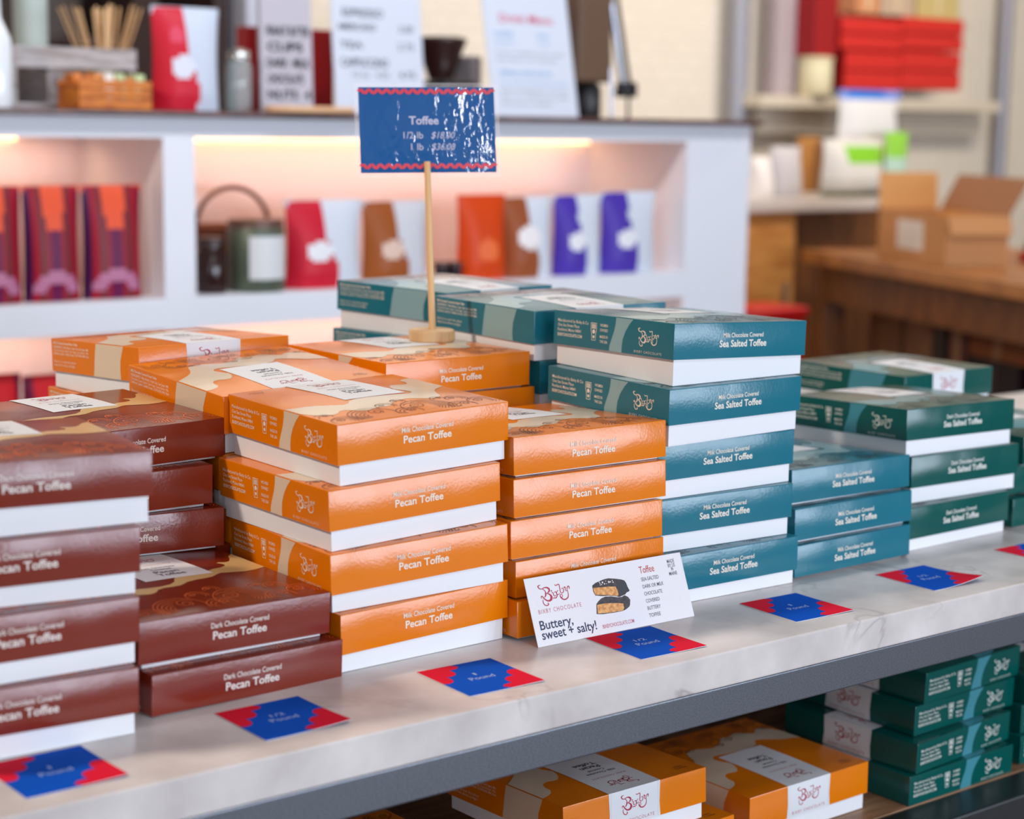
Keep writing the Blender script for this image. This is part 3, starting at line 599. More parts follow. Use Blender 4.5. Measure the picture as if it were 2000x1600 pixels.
# ------------------------------------------------------------------ the room
M_wall = noise_bump(mat('wall_cream', (226, 214, 190), .8), 60, .2)
M_brick = mat('painted_brick', (222, 212, 196), .75); nb, lb_, bb_ = nodes(M_brick)
tcb = nb.new('ShaderNodeTexCoord'); mpb = nb.new('ShaderNodeMapping'); mpb.inputs['Rotation'].default_value = (PI/2, 0, 0); br = nb.new('ShaderNodeTexBrick'); br.inputs['Scale'].default_value = 5; br.inputs['Mortar Size'].default_value = .012
br.inputs['Color1'].default_value = (*lin((226, 216, 202)), 1); br.inputs['Color2'].default_value = (*lin((222, 212, 198)), 1); br.inputs['Mortar'].default_value = (*lin((212, 202, 188)), 1)
lb_.new(tcb.outputs['Object'], mpb.inputs[0]); lb_.new(mpb.outputs[0], br.inputs[0]); lb_.new(br.outputs[0], bb_.inputs['Base Color'])
M_floor = noise_colour(mat('floor_boards', (84, 66, 54), .45), (72, 56, 44), (96, 76, 62), 5, (1, 12, 1))
M_wallf = noise_bump(mat('wall_taupe', (74, 68, 66), .8), 60, .2)
X0, X1, Y0, Y1, ZC = -3.2, 8.2, -3.0, 5.2, 2.2
struct(MB().box(X0, X1, Y0, Y1, FLOOR-.1, FLOOR, M_floor).build('floor'))
struct(MB().box(X0, X1, Y0, Y1, ZC, ZC+.1, mat('ceiling_paint', (150, 146, 142), .8)).build('ceiling'))
struct(MB().box(X0, X1, Y1, Y1+.12, FLOOR, ZC, M_brick).build('wall_back'))
struct(MB().box(X0-.12, X0, Y0, Y1, FLOOR, ZC, M_wallf).build('wall_left'))
struct(MB().box(X1, X1+.12, Y0, Y1, FLOOR, ZC, M_wall).build('wall_right'))
wf = MB()
for a, b_, z0, z1 in ((X0, -3.05, FLOOR, ZC), (-2.0, 0.8, FLOOR, ZC), (5.4, X1, FLOOR, ZC), (-3.05, -2.0, FLOOR, -.15), (-3.05, -2.0, 2.05, ZC), (.8, 5.4, FLOOR, -.15), (.8, 5.4, 2.05, ZC)): wf.box(a, b_, Y0-.12, Y0, z0, z1, M_wallf)
struct(wf.build('wall_front'))
M_frame = mat('window_frame_black', (40, 40, 42), .5); M_glass = mat('window_glass', (255, 255, 255), .02, trans=1.0)
for i, (a, b_) in enumerate(((-3.05, -2.0), (.8, 5.4))):  # the left window is added, for glints on the sign
    wn = struct(MB().box(a, b_, Y0-.08, Y0-.07, -.15, 2.05, M_glass).build('window_%d' % (i+1)))
    f_ = MB(); k = 2 if i == 0 else 5
    for j in range(k+1): xx = a+(b_-a)*j/k; f_.box(max(a, xx-.02), min(b_, xx+.02), Y0-.11, Y0-.05, -.15, 2.05, M_frame)
    f_.box(a, b_, Y0-.11, Y0-.05, -.15, -.10, M_frame); f_.box(a, b_, Y0-.11, Y0-.05, 2.0, 2.05, M_frame); f_.build('window_frame', wn)

# ------------------------------------------------------------------ white counter with lit niches
M_lam = mat('counter_white', (226, 228, 236), .45); M_slab = noise_colour(mat('counter_top_brown', (84, 52, 46), .3), (66, 40, 36), (104, 66, 58), 30)
M_niche = mat('niche_white', (236, 222, 222), .6)
YC, YB = 3.4, 3.78
CXL, CXR, CT = 0.1, 3.4465, .4995
ct = thing('service_counter', 'white service counter with lit display niches and dark brown top', 'counter', (1.8, YC, FLOOR))
def cbx(mb, x0, x1, y0, y1, z0, z1, m, bev=0): return mb.box(x0-1.8, x1-1.8, y0-YC, y1-YC, z0-FLOOR, z1-FLOOR, m, bev)
NX = [(CXL+.06, 0.98), (1.045, 1.760), (1.832, 3.2225)]
NZ = [(.1165, .4445), (-.28, .052)]
body = MB()
cbx(body, CXL, CXR, YB, YB+.02, FLOOR, .487, M_niche)
cbx(body, CXL, CXR, YC, YC+.0199, .4445, .487, M_lam); cbx(body, CXL, CXR, YC+.02, YB, .452, .487, M_niche)
cbx(body, CXL, CXR, YC, YB, .052, .1165, M_lam, .001); cbx(body, CXL, CXR, YC, YB, FLOOR+.08, -.28, M_lam, .001); cbx(body, CXL+.01, CXR-.01, YC+.05, YB, FLOOR, FLOOR+.08, M_slab)
for a, b_ in ((CXL, CXL+.06), (.98, 1.045), (1.760, 1.832), (3.2225, CXR)):
    for z0, z1 in NZ: cbx(body, a, b_, YC, YB, z0, z1, M_lam)
body.build('carcass', ct)
cbx(MB(), CXL-.02, CXR+.018, YC-.03, YB+.10, .487, CT, M_slab, .003).build('counter_top', ct)
M_led = mat('led_strip', (255, 230, 190), .5, emis=(255, 190, 130), estr=3.2)
for (a, b_) in NX[1:]:
    for (z0, z1) in NZ:
        cbx(MB(), a+.02, (b_-.02) if b_ > 2 else b_-.16, YB-.024, YB-.006, z1-.012, z1-.002, M_led).build('led_strip', ct)
        l = area('niche_light', ((a+b_)/2, YB-.09, z1-.014), ((a+b_)/2, YB-.02, z0), (b_-a)*.85, .03, 0.75*(b_-a), (1.0, .53, .29))

def pouch(name, x, y, z, w, h, d, colfn, label, group=None, lean=0.0, rz=0.0):
    """stand-up bag: flat sealed top, belly below; colfn(a, b) gives the panel colour, a and b in 0..1"""
    e = thing(name, label, 'bag', (x, y, z), rz, group)
    NU, NV = 20, 26; s = MB(); cache = {}
    def prof(b): return d*.5*(1-b**2.2)**.8*(.8+.2*min(1, b*6)) if b < 1 else 0
    def pos(a, b, side):
        k = prof(b)*max(0, 1-abs(2*a-1)**4)+.0015; ww = w*(1-.05*math.sin(PI*b)); return ((a-.5)*ww, side*k+lean*b*h, b*h)
    for side in (-1, 1):
        V = [pos(i/NU, j/NV, side) for j in range(NV+1) for i in range(NU+1)]
        grp = {}
        for j in range(NV):
            for i in range(NU):
                q = j*(NU+1)+i; f = (q, q+1, q+NU+2, q+NU+1) if side < 0 else (q, q+NU+1, q+NU+2, q+1)
                c = colfn((i+.5)/NU, (j+.5)/NV); grp.setdefault(c, []).append(f)
        for c, fs in grp.items(): s.add(V, fs, mat('film_%d_%d_%d' % c, c, .42, spec=.25), True)
    edge = []
    for j in range(NV):
        for a in (0, 1): s.add([pos(a, j/NV, -1), pos(a, j/NV, 1), pos(a, (j+1)/NV, 1), pos(a, (j+1)/NV, -1)], [(0, 1, 2, 3)], mat('film_%d_%d_%d' % colfn(.02, .5), colfn(.02, .5), .38))
    for i in range(NU): s.add([pos(i/NU, 0, -1), pos((i+1)/NU, 0, -1), pos((i+1)/NU, 0, 1), pos(i/NU, 0, 1)], [(0, 1, 2, 3)], mat('film_%d_%d_%d' % colfn(.02, .5), colfn(.02, .5), .38))
    s.build('bag_body', e)
    m = mat('film_%d_%d_%d' % colfn(.5, .99), colfn(.5, .99), .38); MB().box(-w*.5, w*.5, lean*h-.0022, lean*h+.0022, h-.016, h, m, .0006).build('sealed_top', e)
    return e
def circ(a, b, ca, cb, r, asp=1.5): return (a-ca)**2+((b-cb)*asp)**2 < r*r
def twotone(left, right, dot=(225, 225, 230), curve=.14, dotp=(.36, .42, .17), extra=None):
    def fn(a, b):
        if extra:
            c = extra(a, b)
            if c: return c
        if dot and circ(a, b, *dotp): return dot
        return left if a < .44+curve*(1-b)+.05*math.sin(b*7) else right
    return fn
def striped(a, b):
    r = math.hypot((a-.5)/.42, (b-.05)/.22)
    if b > .08 and .52 < r < 1.0: return (178, 112, 144)
    if abs(a-.5) < .16+.10*(b-.6) and b > .60: return (226, 84, 48)
    if abs(a-.5) < .10: return (96, 10, 66)
    if a < .12 or a > .94: return (66, 14, 66)
    if .22 < a < .34 or .66 < a < .78: return (116, 36, 44)
    return (152, 10, 38)
PG = 'patterned red gift bags in the niche'
YF = 3.47; zn = .1169
for u0, u1, lab in ((-75, 45, 'dark red striped bag cut by the left edge of the photo'), (45, 158, 'dark red striped bag in the middle of the niche row'), (160, 278, 'dark red striped bag at the right end of its niche row')):
    a, b_ = at(u0, 580, YF).x, at(u1, 580, YF).x
    pouch('gift_bag', (a+b_)/2, YF, zn, (b_-a)*.97, at(100, 362, YF).z-zn, .055, striped, lab, PG)
def bag(u0, u1, v0, fn, label, Y=YF, d=.07, name='coffee_bag', group='two-tone pouches in the niches', z=None, lean=0):
    z = zn if z is None else z; a, b_ = at(u0, 400, Y).x, at(u1, 400, Y).x
    return pouch(name, (a+b_)/2, Y, z, b_-a, at((u0+u1)/2, v0, Y).z-z, d, fn, label, group, lean)
WH = (206, 212, 222)
bag(556, 704, 390, twotone((196, 22, 46), WH), 'red and white coffee bag beside the grey tin')
bag(706, 834, 392, twotone((150, 78, 30), (200, 200, 206), dot=(216, 186, 170)), 'tan and white coffee bag left of the sign stick')
bag(893, 986, 380, lambda a, b: (206, 66, 14) if not circ(a, b, .5, .35, .2) else (232, 110, 60), 'plain orange coffee bag behind the sign stick')
bag(980, 1076, 384, twotone((148, 76, 40), WH, dot=(235, 228, 228), dotp=(.42, .5, .22)), 'brown and white coffee bag next to the orange bag')
bag(1080, 1172, 380, twotone((72, 50, 160), WH, curve=.1), 'purple and white coffee bag, left one of two')
bag(1172, 1278, 374, twotone((72, 50, 160), WH, curve=.1), 'purple and white coffee bag at the right end of the niche')
# squat grey-green tin with a white label, dark dish and small dark tins
x = at(500, 500, YF).x; hz = at(500, 428, YF).z-zn
tn = thing('tea_tin', 'grey-green tin with a white label beside the red coffee bag', 'tin', (x, YF, zn))
MB().lathe([(.060, 0), (.062, .004), (.062, hz*.86), (.058, hz*.9)], mat('tin_green', (88, 98, 82), .4, metal=.3), 36).build('tin_body', tn)
MB().lathe([(.060, hz*.86), (.060, hz), (.02, hz*1.0)], mat('tin_lid', (92, 66, 58), .4, metal=.3), 36).build('tin_lid', tn)
lbm = MB(); V = []
for i in range(13): a = -PI/2-.75+1.5*i/12; V += [(.0632*math.cos(a), .0632*math.sin(a), hz*.18), (.0632*math.cos(a), .0632*math.sin(a), hz*.78)]
lbm.add(V, [(2*i, 2*i+2, 2*i+3, 2*i+1) for i in range(12)], mat('tin_label', (214, 216, 218), .5)); lbm.build('tin_label', tn)
x = at(412, 520, YF).x
jr = thing('syrup_jar', 'small dark jar with a round label at the left end of the wide niche', 'jar', (x, YF, zn))
MB().lathe([(.032, 0), (.034, .004), (.034, .08), (.026, .092), (.026, .1)], mat('jar_brown', (46, 22, 18), .15), 28).build('jar_body', jr)
MB().lathe([(.028, .1), (.028, .118)], mat('jar_lid', (60, 44, 40), .4), 28).build('jar_lid', jr)
x = at(455, 500, 3.665).x
bk = thing('wicker_basket', 'brown basket standing behind the dark jar and grey-green tin', 'basket', (x, 3.665, zn))
MB().lathe([(.075, 0), (.088, .02), (.098, .12), (.102, .128), (.094, .13), (.08, .02)], noise_bump(mat('wicker', (118, 66, 40), .7), 90, 1, .004), 32).build('basket_body', bk)
hb = MB(); q = [(.094*math.cos(a), 0, .125+.09*math.sin(a)) for a in [PI*i/14 for i in range(15)]]
for p0, p1 in zip(q, q[1:]): hb.tube(p0, p1, .006, MATS['wicker'], n=8)
hb.build('basket_handle', bk)
for u, lab in ((862, 'small dark tin left of two beside the orange coffee bag'), (888, 'small dark tin right of two beside the orange coffee bag')):
    x = at(u, 510, 3.45).x; s = thing('small_tin', lab, 'tin', (x, 3.45, zn), 0, 'small dark tins in the wide niche')
    MB().lathe([(.0165, 0), (.0175, .003), (.0175, .036)], mat('dark_tin', (40, 34, 38), .3, metal=.5), 24).build('tin_body', s)
    MB().lathe([(.0185, .036), (.0185, .046), (.01, .047)], mat('dark_tin_lid', (74, 52, 52), .3, metal=.5), 24).build('tin_lid', s)
# bags in the lower niches
for i, (u0, u1, lab) in enumerate(((-60, 30, 'red bag in the lower niche cut by the left edge'), (34, 118, 'bright red bag in the lower niche beside the orange boxes'))):
    bag(u0, u1, 732, (lambda a, b: (110, 16, 60) if a < .2 or a > .85 else (206, 22, 34)), lab, z=-.2795, name='gift_bag', group='red bags in the lower niche', d=.08)

# ------------------------------------------------------------------ things standing on the counter
def P(u, v, Y): return at(u, v, Y)
zc = CT+.0003
YT = 3.46
def wx(u, Y=YT): return at(u, 150, Y).x
def hz_(v, u=600, Y=YT): return at(u, v, Y).z-zc
cb = pouch('coffee_bag', (wx(295)+wx(427))/2, YT, zc, wx(427)-wx(297), hz_(14, 360), .075, twotone((200, 24, 48), (196, 204, 220), dot=(214, 216, 230), curve=.12, extra=lambda a, b: (214, 70, 96) if circ(a, b, .3, .72, .12) else None), 'red and white coffee bag standing on the counter top', None)
# greyish wooden caddy holding cups, stirrers and a small crate
M_grey = noise_colour(mat('weathered_wood', (168, 158, 156), .6), (146, 134, 130), (186, 178, 178), 14, (1, 1, 8))
x0, x1 = wx(22), wx(276); yb0, yb1 = YT+.02, YT+.22; hh = hz_(92, 150)
cd = thing('wooden_caddy', 'weathered grey wooden caddy box holding stirrers on the counter', 'caddy', ((x0+x1)/2, (yb0+yb1)/2, zc))
w2 = (x1-x0)/2; d2 = .1
MB().box(-w2, w2, -d2, d2, 0, .010, M_grey, .001).build('bottom_board', cd)
MB().box(-w2, w2, d2-.010, d2, .0101, hh, M_grey, .001).build('back_board', cd)
MB().box(-w2, w2, -d2, -d2+.010, hh*.66, hh, M_grey, .001).build('front_rail', cd)
for s_ in (-1, 1):
    MB().box(min(s_*w2, s_*(w2-.010)), max(s_*w2, s_*(w2-.010)), -d2+.0101, d2-.0101, .0101, hh, M_grey, .001).build('side_board', cd)
MB().box(-w2*.33-.005, -w2*.33+.005, -d2+.0101, d2-.0101, .0101, hh*.95, M_grey, .001).build('divider', cd)
MB().box(-w2, -w2+.02, -d2-.0005, -d2+.0099, 0.0105, hh*.655, M_grey, .001).build('corner_post', cd)
# stirrers in a cup
sx_ = wx(205, YT+.14); ys = YT+.14
cp = thing('paper_cup', 'white paper cup holding wooden stirrers inside the caddy', 'cup', (sx_, ys, zc+.0105))
MB().lathe([(.030, 0), (.031, .003), (.040, .10), (.0415, .102), (.039, .104), (.0285, .004)], mat('cup_white', (228, 224, 216), .5), 30).build('cup_wall', cp)
M_stir = mat('birch', (232, 190, 140), .55)
for i in range(24):
    a = 2*PI*i*.382; r0 = .004+.018*((i*7) % 10)/10; r1 = r0*2.3+.006+.035*abs(math.cos(a)); dxx, dyy = math.cos(a), math.sin(a)*.5
    s = thing('wooden_stirrer', 'thin pale wooden stirrer fanned out in the white cup', 'stirrer', (sx_+r0*dxx*.8, ys+r0*dyy, zc+.016), 0, 'wooden stirrers in the cup')
    top_ = Vector((r1*dxx*1.15-r0*dxx*.8, r1*dyy-r0*dyy, .185+.02*((i*3) % 5)/5)); mx = top_.to_track_quat('Z', 'Y').to_matrix().to_4x4()
    MB().box(-.0034, .0034, -.0008, .0008, 0, top_.length, M_stir, .0004, 1, mx).build('stick', s)
# little orange crate with packets inside the caddy front
x0, x1 = wx(118, YT-.01), wx(258, YT-.01)
cr = thing('orange_crate', 'small slatted orange wooden crate in front of the caddy', 'crate', ((x0+x1)/2, YT-.045, zc)); cw = (x1-x0)/2
M_or = noise_colour(mat('amber_wood', (206, 112, 20), .5), (176, 84, 14), (222, 130, 30), 20, (1, 1, 6)); ch_ = hz_(160, 190)
MB().box(-cw, cw, -.05, .05, 0, .006, M_or, .001).build('bottom_board', cr)
for yy in (-.05, .044):
    for k in range(3): MB().box(-cw, cw, yy, yy+.006, .0061+k*ch_*.32, .0061+k*ch_*.32+ch_*.27, M_or, .001).build('slat', cr)
for s_ in (-1, 1): MB().box(min(s_*cw, s_*(cw-.006)), max(s_*cw, s_*(cw-.006)), -.0439, .0439, .0061, ch_*.92, M_or, .001).build('end_board', cr)
for i in range(9):
    c = [(214, 120, 40), (222, 150, 70), (150, 190, 110), (196, 214, 160), (236, 232, 222)][(i*2+i//4) % 5]
    if i < 4: c = [(214, 120, 40), (206, 110, 36), (222, 140, 60), (214, 120, 40)][i]
    px = (x0+x1)/2-cw*.78+i*cw*.195
    tag(MB().box(-.010, .010, -.022, .022, 0, ch_*.80+(.012 if i % 2 else .02), mat('packet_%d_%d_%d' % c, c, .5), .003, 2).build('sugar_packet', None, (px, YT-.045, zc+.0065), (0, .12*((i % 3)-1), 0)), 'small sweetener packet standing in the orange crate', 'packet', 'sweetener packets in the crate')
# clear tumbler stack, bottle, glass jar
def lathe_thing(name, label, cat, u, Y, prof, m, part, extra=None, z=None):
    e = thing(name, label, cat, (at(u, 150, Y).x, Y, zc if z is None else z)); MB().lathe(prof, m, 32).build(part, e)
    if extra:
        for nm, p2, m2 in extra: MB().lathe(p2, m2, 32).build(nm, e)
    return e
M_clear = mat('clear_plastic', (215, 228, 226), .12, alpha=.55); M_glassy = mat('jar_glass', (190, 205, 205), .05, alpha=.4, spec=.8)
lathe_thing('cup_stack', 'tall stack of pale translucent cups at the far left', 'cups', 62, YT+.30, [(.028, 0), (.034, .10), (.036, .105), (.036, .24), (.039, .245), (.039, .30)], mat('translucent_cup', (200, 214, 208), .3), 'cup_wall')
lathe_thing('glass_bottle', 'bright clear bottle at the left edge of the counter', 'bottle', -10, YT-.02, [(.03, 0), (.032, .01), (.032, .13), (.014, .17), (.013, .21)], mat('frosted_glass', (232, 238, 242), .1, spec=.8), 'bottle_wall', [('bottle_cap', [(.015, .21), (.015, .23)], mat('cap_dark', (70, 70, 66), .4))])
lathe_thing('glass_jar', 'round glass jar on the counter beside the bag', 'jar', 466, YT+.03, [(.024, 0), (.028, .006), (.028, .095), (.022, .11)], M_glassy, 'jar_wall', [('jar_lid', [(.024, .11), (.024, .128), (.01, .132)], mat('steel_lid', (190, 190, 188), .25, metal=.9))])
# red book-like boxes and the letter board on its wooden foot
def slab(name, label, cat, u0, u1, v0, Y, d, m, part='panel', lean=0, v1=None, rz=0):
    a, b_ = at(u0, 150, Y).x, at(u1, 150, Y).x; h = at((u0+u1)/2, v0, Y).z-zc
    e = thing(name, label, cat, ((a+b_)/2, Y, zc), rz); mx = Matrix.Rotation(lean, 4, 'X')
    MB().box(-(b_-a)/2, (b_-a)/2, 0, d, 0, h/math.cos(lean), m, .001, 2, mx).build(part, e); return e, (b_-a), h
slab('red_carton', 'red carton standing left of the grey letter board', 'carton', 484, 512, 52, YT+.16, .05, mat('carton_red', (176, 8, 20), .45), 'carton_body')
slab('red_carton', 'red carton standing between the letter board and the white menu', 'carton', 598, 652, 58, YT+.17, .05, mat('carton_red', (176, 8, 20), .45), 'carton_body')
e, w_, h_ = slab('letter_board', 'grey letter board with black lettering on a light wooden foot', 'sign', 512, 612, -60, YT+.03, .012, mat('board_grey', (186, 180, 190), .6), 'board', -.04)
li = MB(); 
for k, s in enumerate(['PEANUT BUTTER', 'CUPS', 'DARK  MILK', 'CHOCOLATE', 'NUTS  4', 'ICE  2']):
    vf = xf(text_w(s, w_*(.84 if k % 2 == 0 else .70), .028, .035), 1, -.004 if k % 2 else .004, 0.165-k*.034); mx = Matrix.Rotation(-.04, 4, 'X')
    li.add([mx @ Vector((x, -.0008, y)) for x, y in vf[0]], vf[1], mat('black_letters', (34, 34, 38), .6))
for ob in [o for o in bpy.data.objects if o.parent == e]: pass
li.build('lettering', e)
a, b_ = wx(492, YT-.02), wx(664, YT-.02)
tag(MB().lathe([(.5*(b_-a)*.94, 0), (.5*(b_-a), .003), (.5*(b_-a), .010), (.5*(b_-a)*.96, .013)], mat('round_board', (224, 176, 132), .5), 40).build('serving_board', None, ((a+b_)/2, YT-.115+.04, zc)), 'round light wooden board in front of the letter board', 'board')
for o in bpy.data.objects:
    if o.name.startswith('serving_board'): o.scale = (1, .42, 1)
def menu(label, u0, u1, v0, lean, Y, lines, c, shear=0):
    e, w_, h_ = slab('menu_sheet', label, 'menu', u0, u1, v0, Y, .003, mat('menu_paper', (204, 209, 222), .55), 'sheet', lean)
    mx = Matrix.Rotation(lean, 4, 'X')
    for s, ww, hh_, zz, xx, m, bd in lines:
        mb = MB(); vf = xf(text_w(s, ww*w_, hh_, bd, align='L'), 1, (xx-.5)*w_, zz); mb.add([mx @ Vector((x, -.0006, y)) for x, y in vf[0]], vf[1], m)
        mb.build('lettering', e)
    MB().box(-.012, .012, .0, .003, 0, h_*.8, mat('easel_back', (150, 150, 156), .5), 0, 2, Matrix.Translation((0, h_*.30, 0)) @ Matrix.Rotation(.16, 4, 'X')).build('easel_leg', e)
    return e
mk = mat('menu_black', (48, 50, 62), .6); mr = mat('menu_red', (206, 60, 96), .6); mbl = mat('menu_blue', (120, 168, 214), .6)
menu('white menu with black lettering standing left of the price sign', 657, 832, -40, -.10, YT+.02, [('ESPRESSO', .45, .026, .215, .12, mk, .01), ('AMERICANO', .42, .022, .185, .06, mk, .01), ('3.00', .16, .022, .185, .74, mk, 0), ('TEA', .25, .022, .145, .08, mk, .012), ('2.75', .18, .022, .145, .72, mk, 0), ('CAPPUCCINO', .52, .026, .105, .08, mk, .016), ('12 oz   4.25', .40, .017, .082, .2, mk, 0), ('4.75', .18, .02, .082, .72, mk, .01)], None)
menu('white leaning menu with pink and blue lettering right of the price sign', 966, 1132, -60, -.20, YT+.01, [('Drink Menu', .62, .030, .226, .18, mr, .008), ('COFFEE', .22, .016, .192, .1, mbl, .012), ('12oz', .14, .016, .192, .6, mbl, .012), ('Latte  Mocha  Chai', .22, .012, .174, .1, mbl, 0), ('4.5  5.0', .14, .012, .174, .6, mbl, 0), ('house roasted every week', .8, .009, .150, .1, mk, -.008), ('ask about our syrups', .7, .009, .134, .1, mk, -.008), ('SIPPING CHOCOLATE', .6, .017, .098, .12, mbl, .012), ('rich dark drinking chocolate', .8, .010, .078, .1, mbl, 0), ('add whipped cream', .8, .009, .060, .1, mk, -.008), ('oat or almond milk', .8, .009, .044, .1, mk, -.008), ('all prices in dollars', .6, .009, .028, .1, mk, -.008)], None)
# coffee grinder behind the menus
M_blk = mat('black_plastic', (30, 28, 30), .35); M_dk = mat('dark_hopper', (52, 28, 26), .25)
gx = wx(868, YT+.2)
gr = thing('coffee_grinder', 'black coffee grinder with smoky brown hopper behind the price sign', 'grinder', (gx, YT+.2, zc))
MB().box(-.055, .05, -.07, .07, 0, .085, M_blk, .012, 3).build('grinder_body', gr)
MB().box(.052, .086, -.04, .06, 0, .145, mat('grinder_grey', (176, 168, 172), .4), .008, 3).build('side_housing', gr)
MB().lathe([(.028, .0853), (.034, .10), (.062, .175), (.066, .182), (.05, .188)], M_dk, 32, cx=-.012).build('hopper', gr)
MB().lathe([(.030, .0), (.032, .02), (.032, .05), (.02, .052)], mat('steel_lid', (190, 190, 188), .25, metal=.9), 28, cx=-.03, cy=-.105).build('grounds_cup', gr)
# tall brown machine with slanted metal leg behind the right menu
gm = thing('espresso_machine', 'dark espresso machine with slanting chrome leg at the counter end', 'machine', (wx(1140, YT+.22), YT+.22, zc))
MB().box(-.07, .045, -.06, .08, .09, .34, mat('machine_brown', (104, 78, 60), .4), .01, 3).build('machine_body', gm)
MB().lathe([(.035, 0), (.038, .006), (.038, .075), (.03, .089)], M_blk, 28, cx=.012).build('boiler_foot', gm)
ar = MB(); ar.tube((.052, -.03, .34), (.112, -.03, .07), .0085, mat('chrome', (180, 188, 204), .2, metal=.9), n=14); ar.tube((.075, -.03, .34), (.135, -.03, .075), .006, M_blk, n=12); ar.build('slanting_arm', gm)
MB().box(.100, .145, -.05, -.01, .055, .095, M_blk, .005).build('arm_clamp', gm)
lg = MB(); lg.tube((.072, -.03, .0), (.052, -.03, .34), .0045, MATS['chrome'], n=10); lg.tube((.130, -.03, .0), (.128, -.03, .056), .0045, M_blk, n=10); lg.tube((.074, -.03, .068), (.124, -.03, .062), .004, M_blk, n=10); lg.build('support_rod', gm)
# dark shelving posts and cupboard behind the counter
M_post = mat('dark_post', (58, 34, 28), .5)
rk = thing('back_shelving', 'dark brown shelving unit standing behind the counter', 'shelves', (0, 0, FLOOR))
Yp = 4.25
for u0, u1 in ((262, 300), (418, 446)):
    a, b_ = at(u0, 100, Yp).x, at(u1, 100, Yp).x; MB().box(a, b_, Yp, Yp+.3, 0, 2.2, M_post, .002).build('post', rk)
a, b_ = at(92, 100, Yp).x, at(446, 100, Yp).x
MB().box(a, b_, Yp+.3005, Yp+.315, .2, 2.2, mat('shelf_back', (112, 98, 90), .6), .001).build('back_panel', rk)
for z_ in (.45, .85, 1.32, 1.75): MB().box(a, at(262, 100, Yp).x-.001, Yp, Yp+.299, z_, z_+.02, M_post, .001).build('shelf_board', rk)
MB().box(a-.03, a, Yp, Yp+.3, 0, 2.2, mat('dark_post', (58, 34, 28), .5), .001).build('post', rk)
wx_ = at(500, 30, 4.3).x
fp = thing('white_machine', 'white machine partly hidden behind the letter board', 'machine', (wx_, 4.3, FLOOR))
MB().box(-.09, .09, -.1, .1, 0.0, 1.24, mat('stand_white', (150, 150, 150), .5), .004).build('stand', fp)
MB().box(-.085, .085, -.1, .1, 1.2405, 1.62, mat('appliance_white', (214, 216, 232), .4), .015, 3).build('housing', fp)

# ------------------------------------------------------------------ right background
Yw = Y1
M_pipe = mat('conduit_grey', (150, 150, 160), .4, metal=.3)
for k, (u, r) in enumerate(((1441, .045), (1962, .032))):
    x = at(u, 100, Yw-.06).x; e = thing('conduit_pipe', ['grey vertical conduit on the back wall above the counter end', 'grey vertical conduit on the back wall above the open carton'][k], 'pipe', (x, Yw-.06, FLOOR))
    MB().tube((0, 0, 0), (0, 0, ZC-FLOOR), r, M_pipe, n=20).build('pipe', e)
    for z_ in (.9, 1.9): MB().box(-r-.02, r+.02, -r*.2, .059, z_, z_+.03, M_pipe, .002).build('bracket', e)
# window sill / ledge rail on the wall
zl0, zl1 = at(1680, 214, 5.1).z, at(1680, 192, 5.1).z
struct(MB().box(at(1458, 200, 5.08).x, at(1925, 200, 5.08).x, 5.0, 5.2, zl0, zl1, mat('ledge_paint', (208, 196, 178), .6), .004).build('trim_1'))
struct(MB().box(at(1470, 250, 5.15).x, at(1905, 250, 5.15).x, 5.12, 5.2, at(1680, 262, 5.15).z, zl0, mat('ledge_paint_2', (220, 208, 190), .6), .004).build('trim_2'))
# red slatted display crates on the ledge
M_redr = mat('crate_red', (206, 36, 30), .5); M_redd = mat('crate_red_dark', (150, 4, 14), .5)
def red_crate(u0, u1, v0, v1, label, Y=5.04):
    a, b_ = at(u0, 100, Y).x, at(u1, 100, Y).x; z0, z1 = at((u0+u1)/2, v1, Y).z, at((u0+u1)/2, v0, Y).z
    e = thing('red_crate', label, 'crate', ((a+b_)/2, Y, z0), 0, 'red crates on the ledge'); w2 = (b_-a)/2; h = z1-z0; n = max(2, round(h/.075))
    for k in range(n): MB().box(-w2, w2, -.06, -.048, k*h/n+.002, (k+1)*h/n-.006, M_redr, .002).build('slat', e)
    MB().box(-w2+.004, w2-.004, -.0475, .06, 0, h*.98, M_redd, .002).build('crate_body', e)
zt = at(1740, 176, 5.04).z
red_crate(1630, 1738, 100, 176, 'red slatted crate at lower left on the ledge'); red_crate(1740, 1856, 100, 176, 'red slatted crate at lower right on the ledge')
red_crate(1620, 1738, 34, 99, 'red slatted crate at upper left below the brown cartons'); red_crate(1740, 1858, 34, 99, 'red slatted crate at upper right of the four')
e, = [thing('red_banner', 'narrow dark red box left of the slatted crates', 'box', (at(1592, 50, 5.05).x, 5.05, at(1592, 110, 5.05).z))]
MB().box(-.065, .065, -.06, .06, 0, at(1592, -10, 5.05).z-at(1592, 110, 5.05).z, M_redd, .003).build('box_body', e)
e = thing('cream_canister', 'cream canister on the ledge left of the red crates', 'canister', (at(1592, 150, 5.03).x, 5.03, zl1+.0005)); hh = at(1592, 112, 5.03).z-zl1
MB().lathe([(.062, 0), (.066, .005), (.066, hh*.85), (.064, hh*.88)], mat('canister_cream', (222, 212, 176), .5), 32).build('canister_body', e)
MB().lathe([(.069, hh*.88), (.069, hh), (.03, hh*1.02)], mat('canister_lid', (206, 194, 160), .5), 32).build('canister_lid', e)
a, b_ = at(1518, 80, 5.08).x, at(1562, 80, 5.08).x; e = thing('mauve_post', 'mauve grey upright panel on the ledge beside the dark red box', 'panel', ((a+b_)/2, 5.12, zl1+.0005))
MB().box(-(b_-a)/2, (b_-a)/2, -.03, .03, 0, 1.0, mat('mauve', (172, 158, 164), .6), .003).build('panel', e)
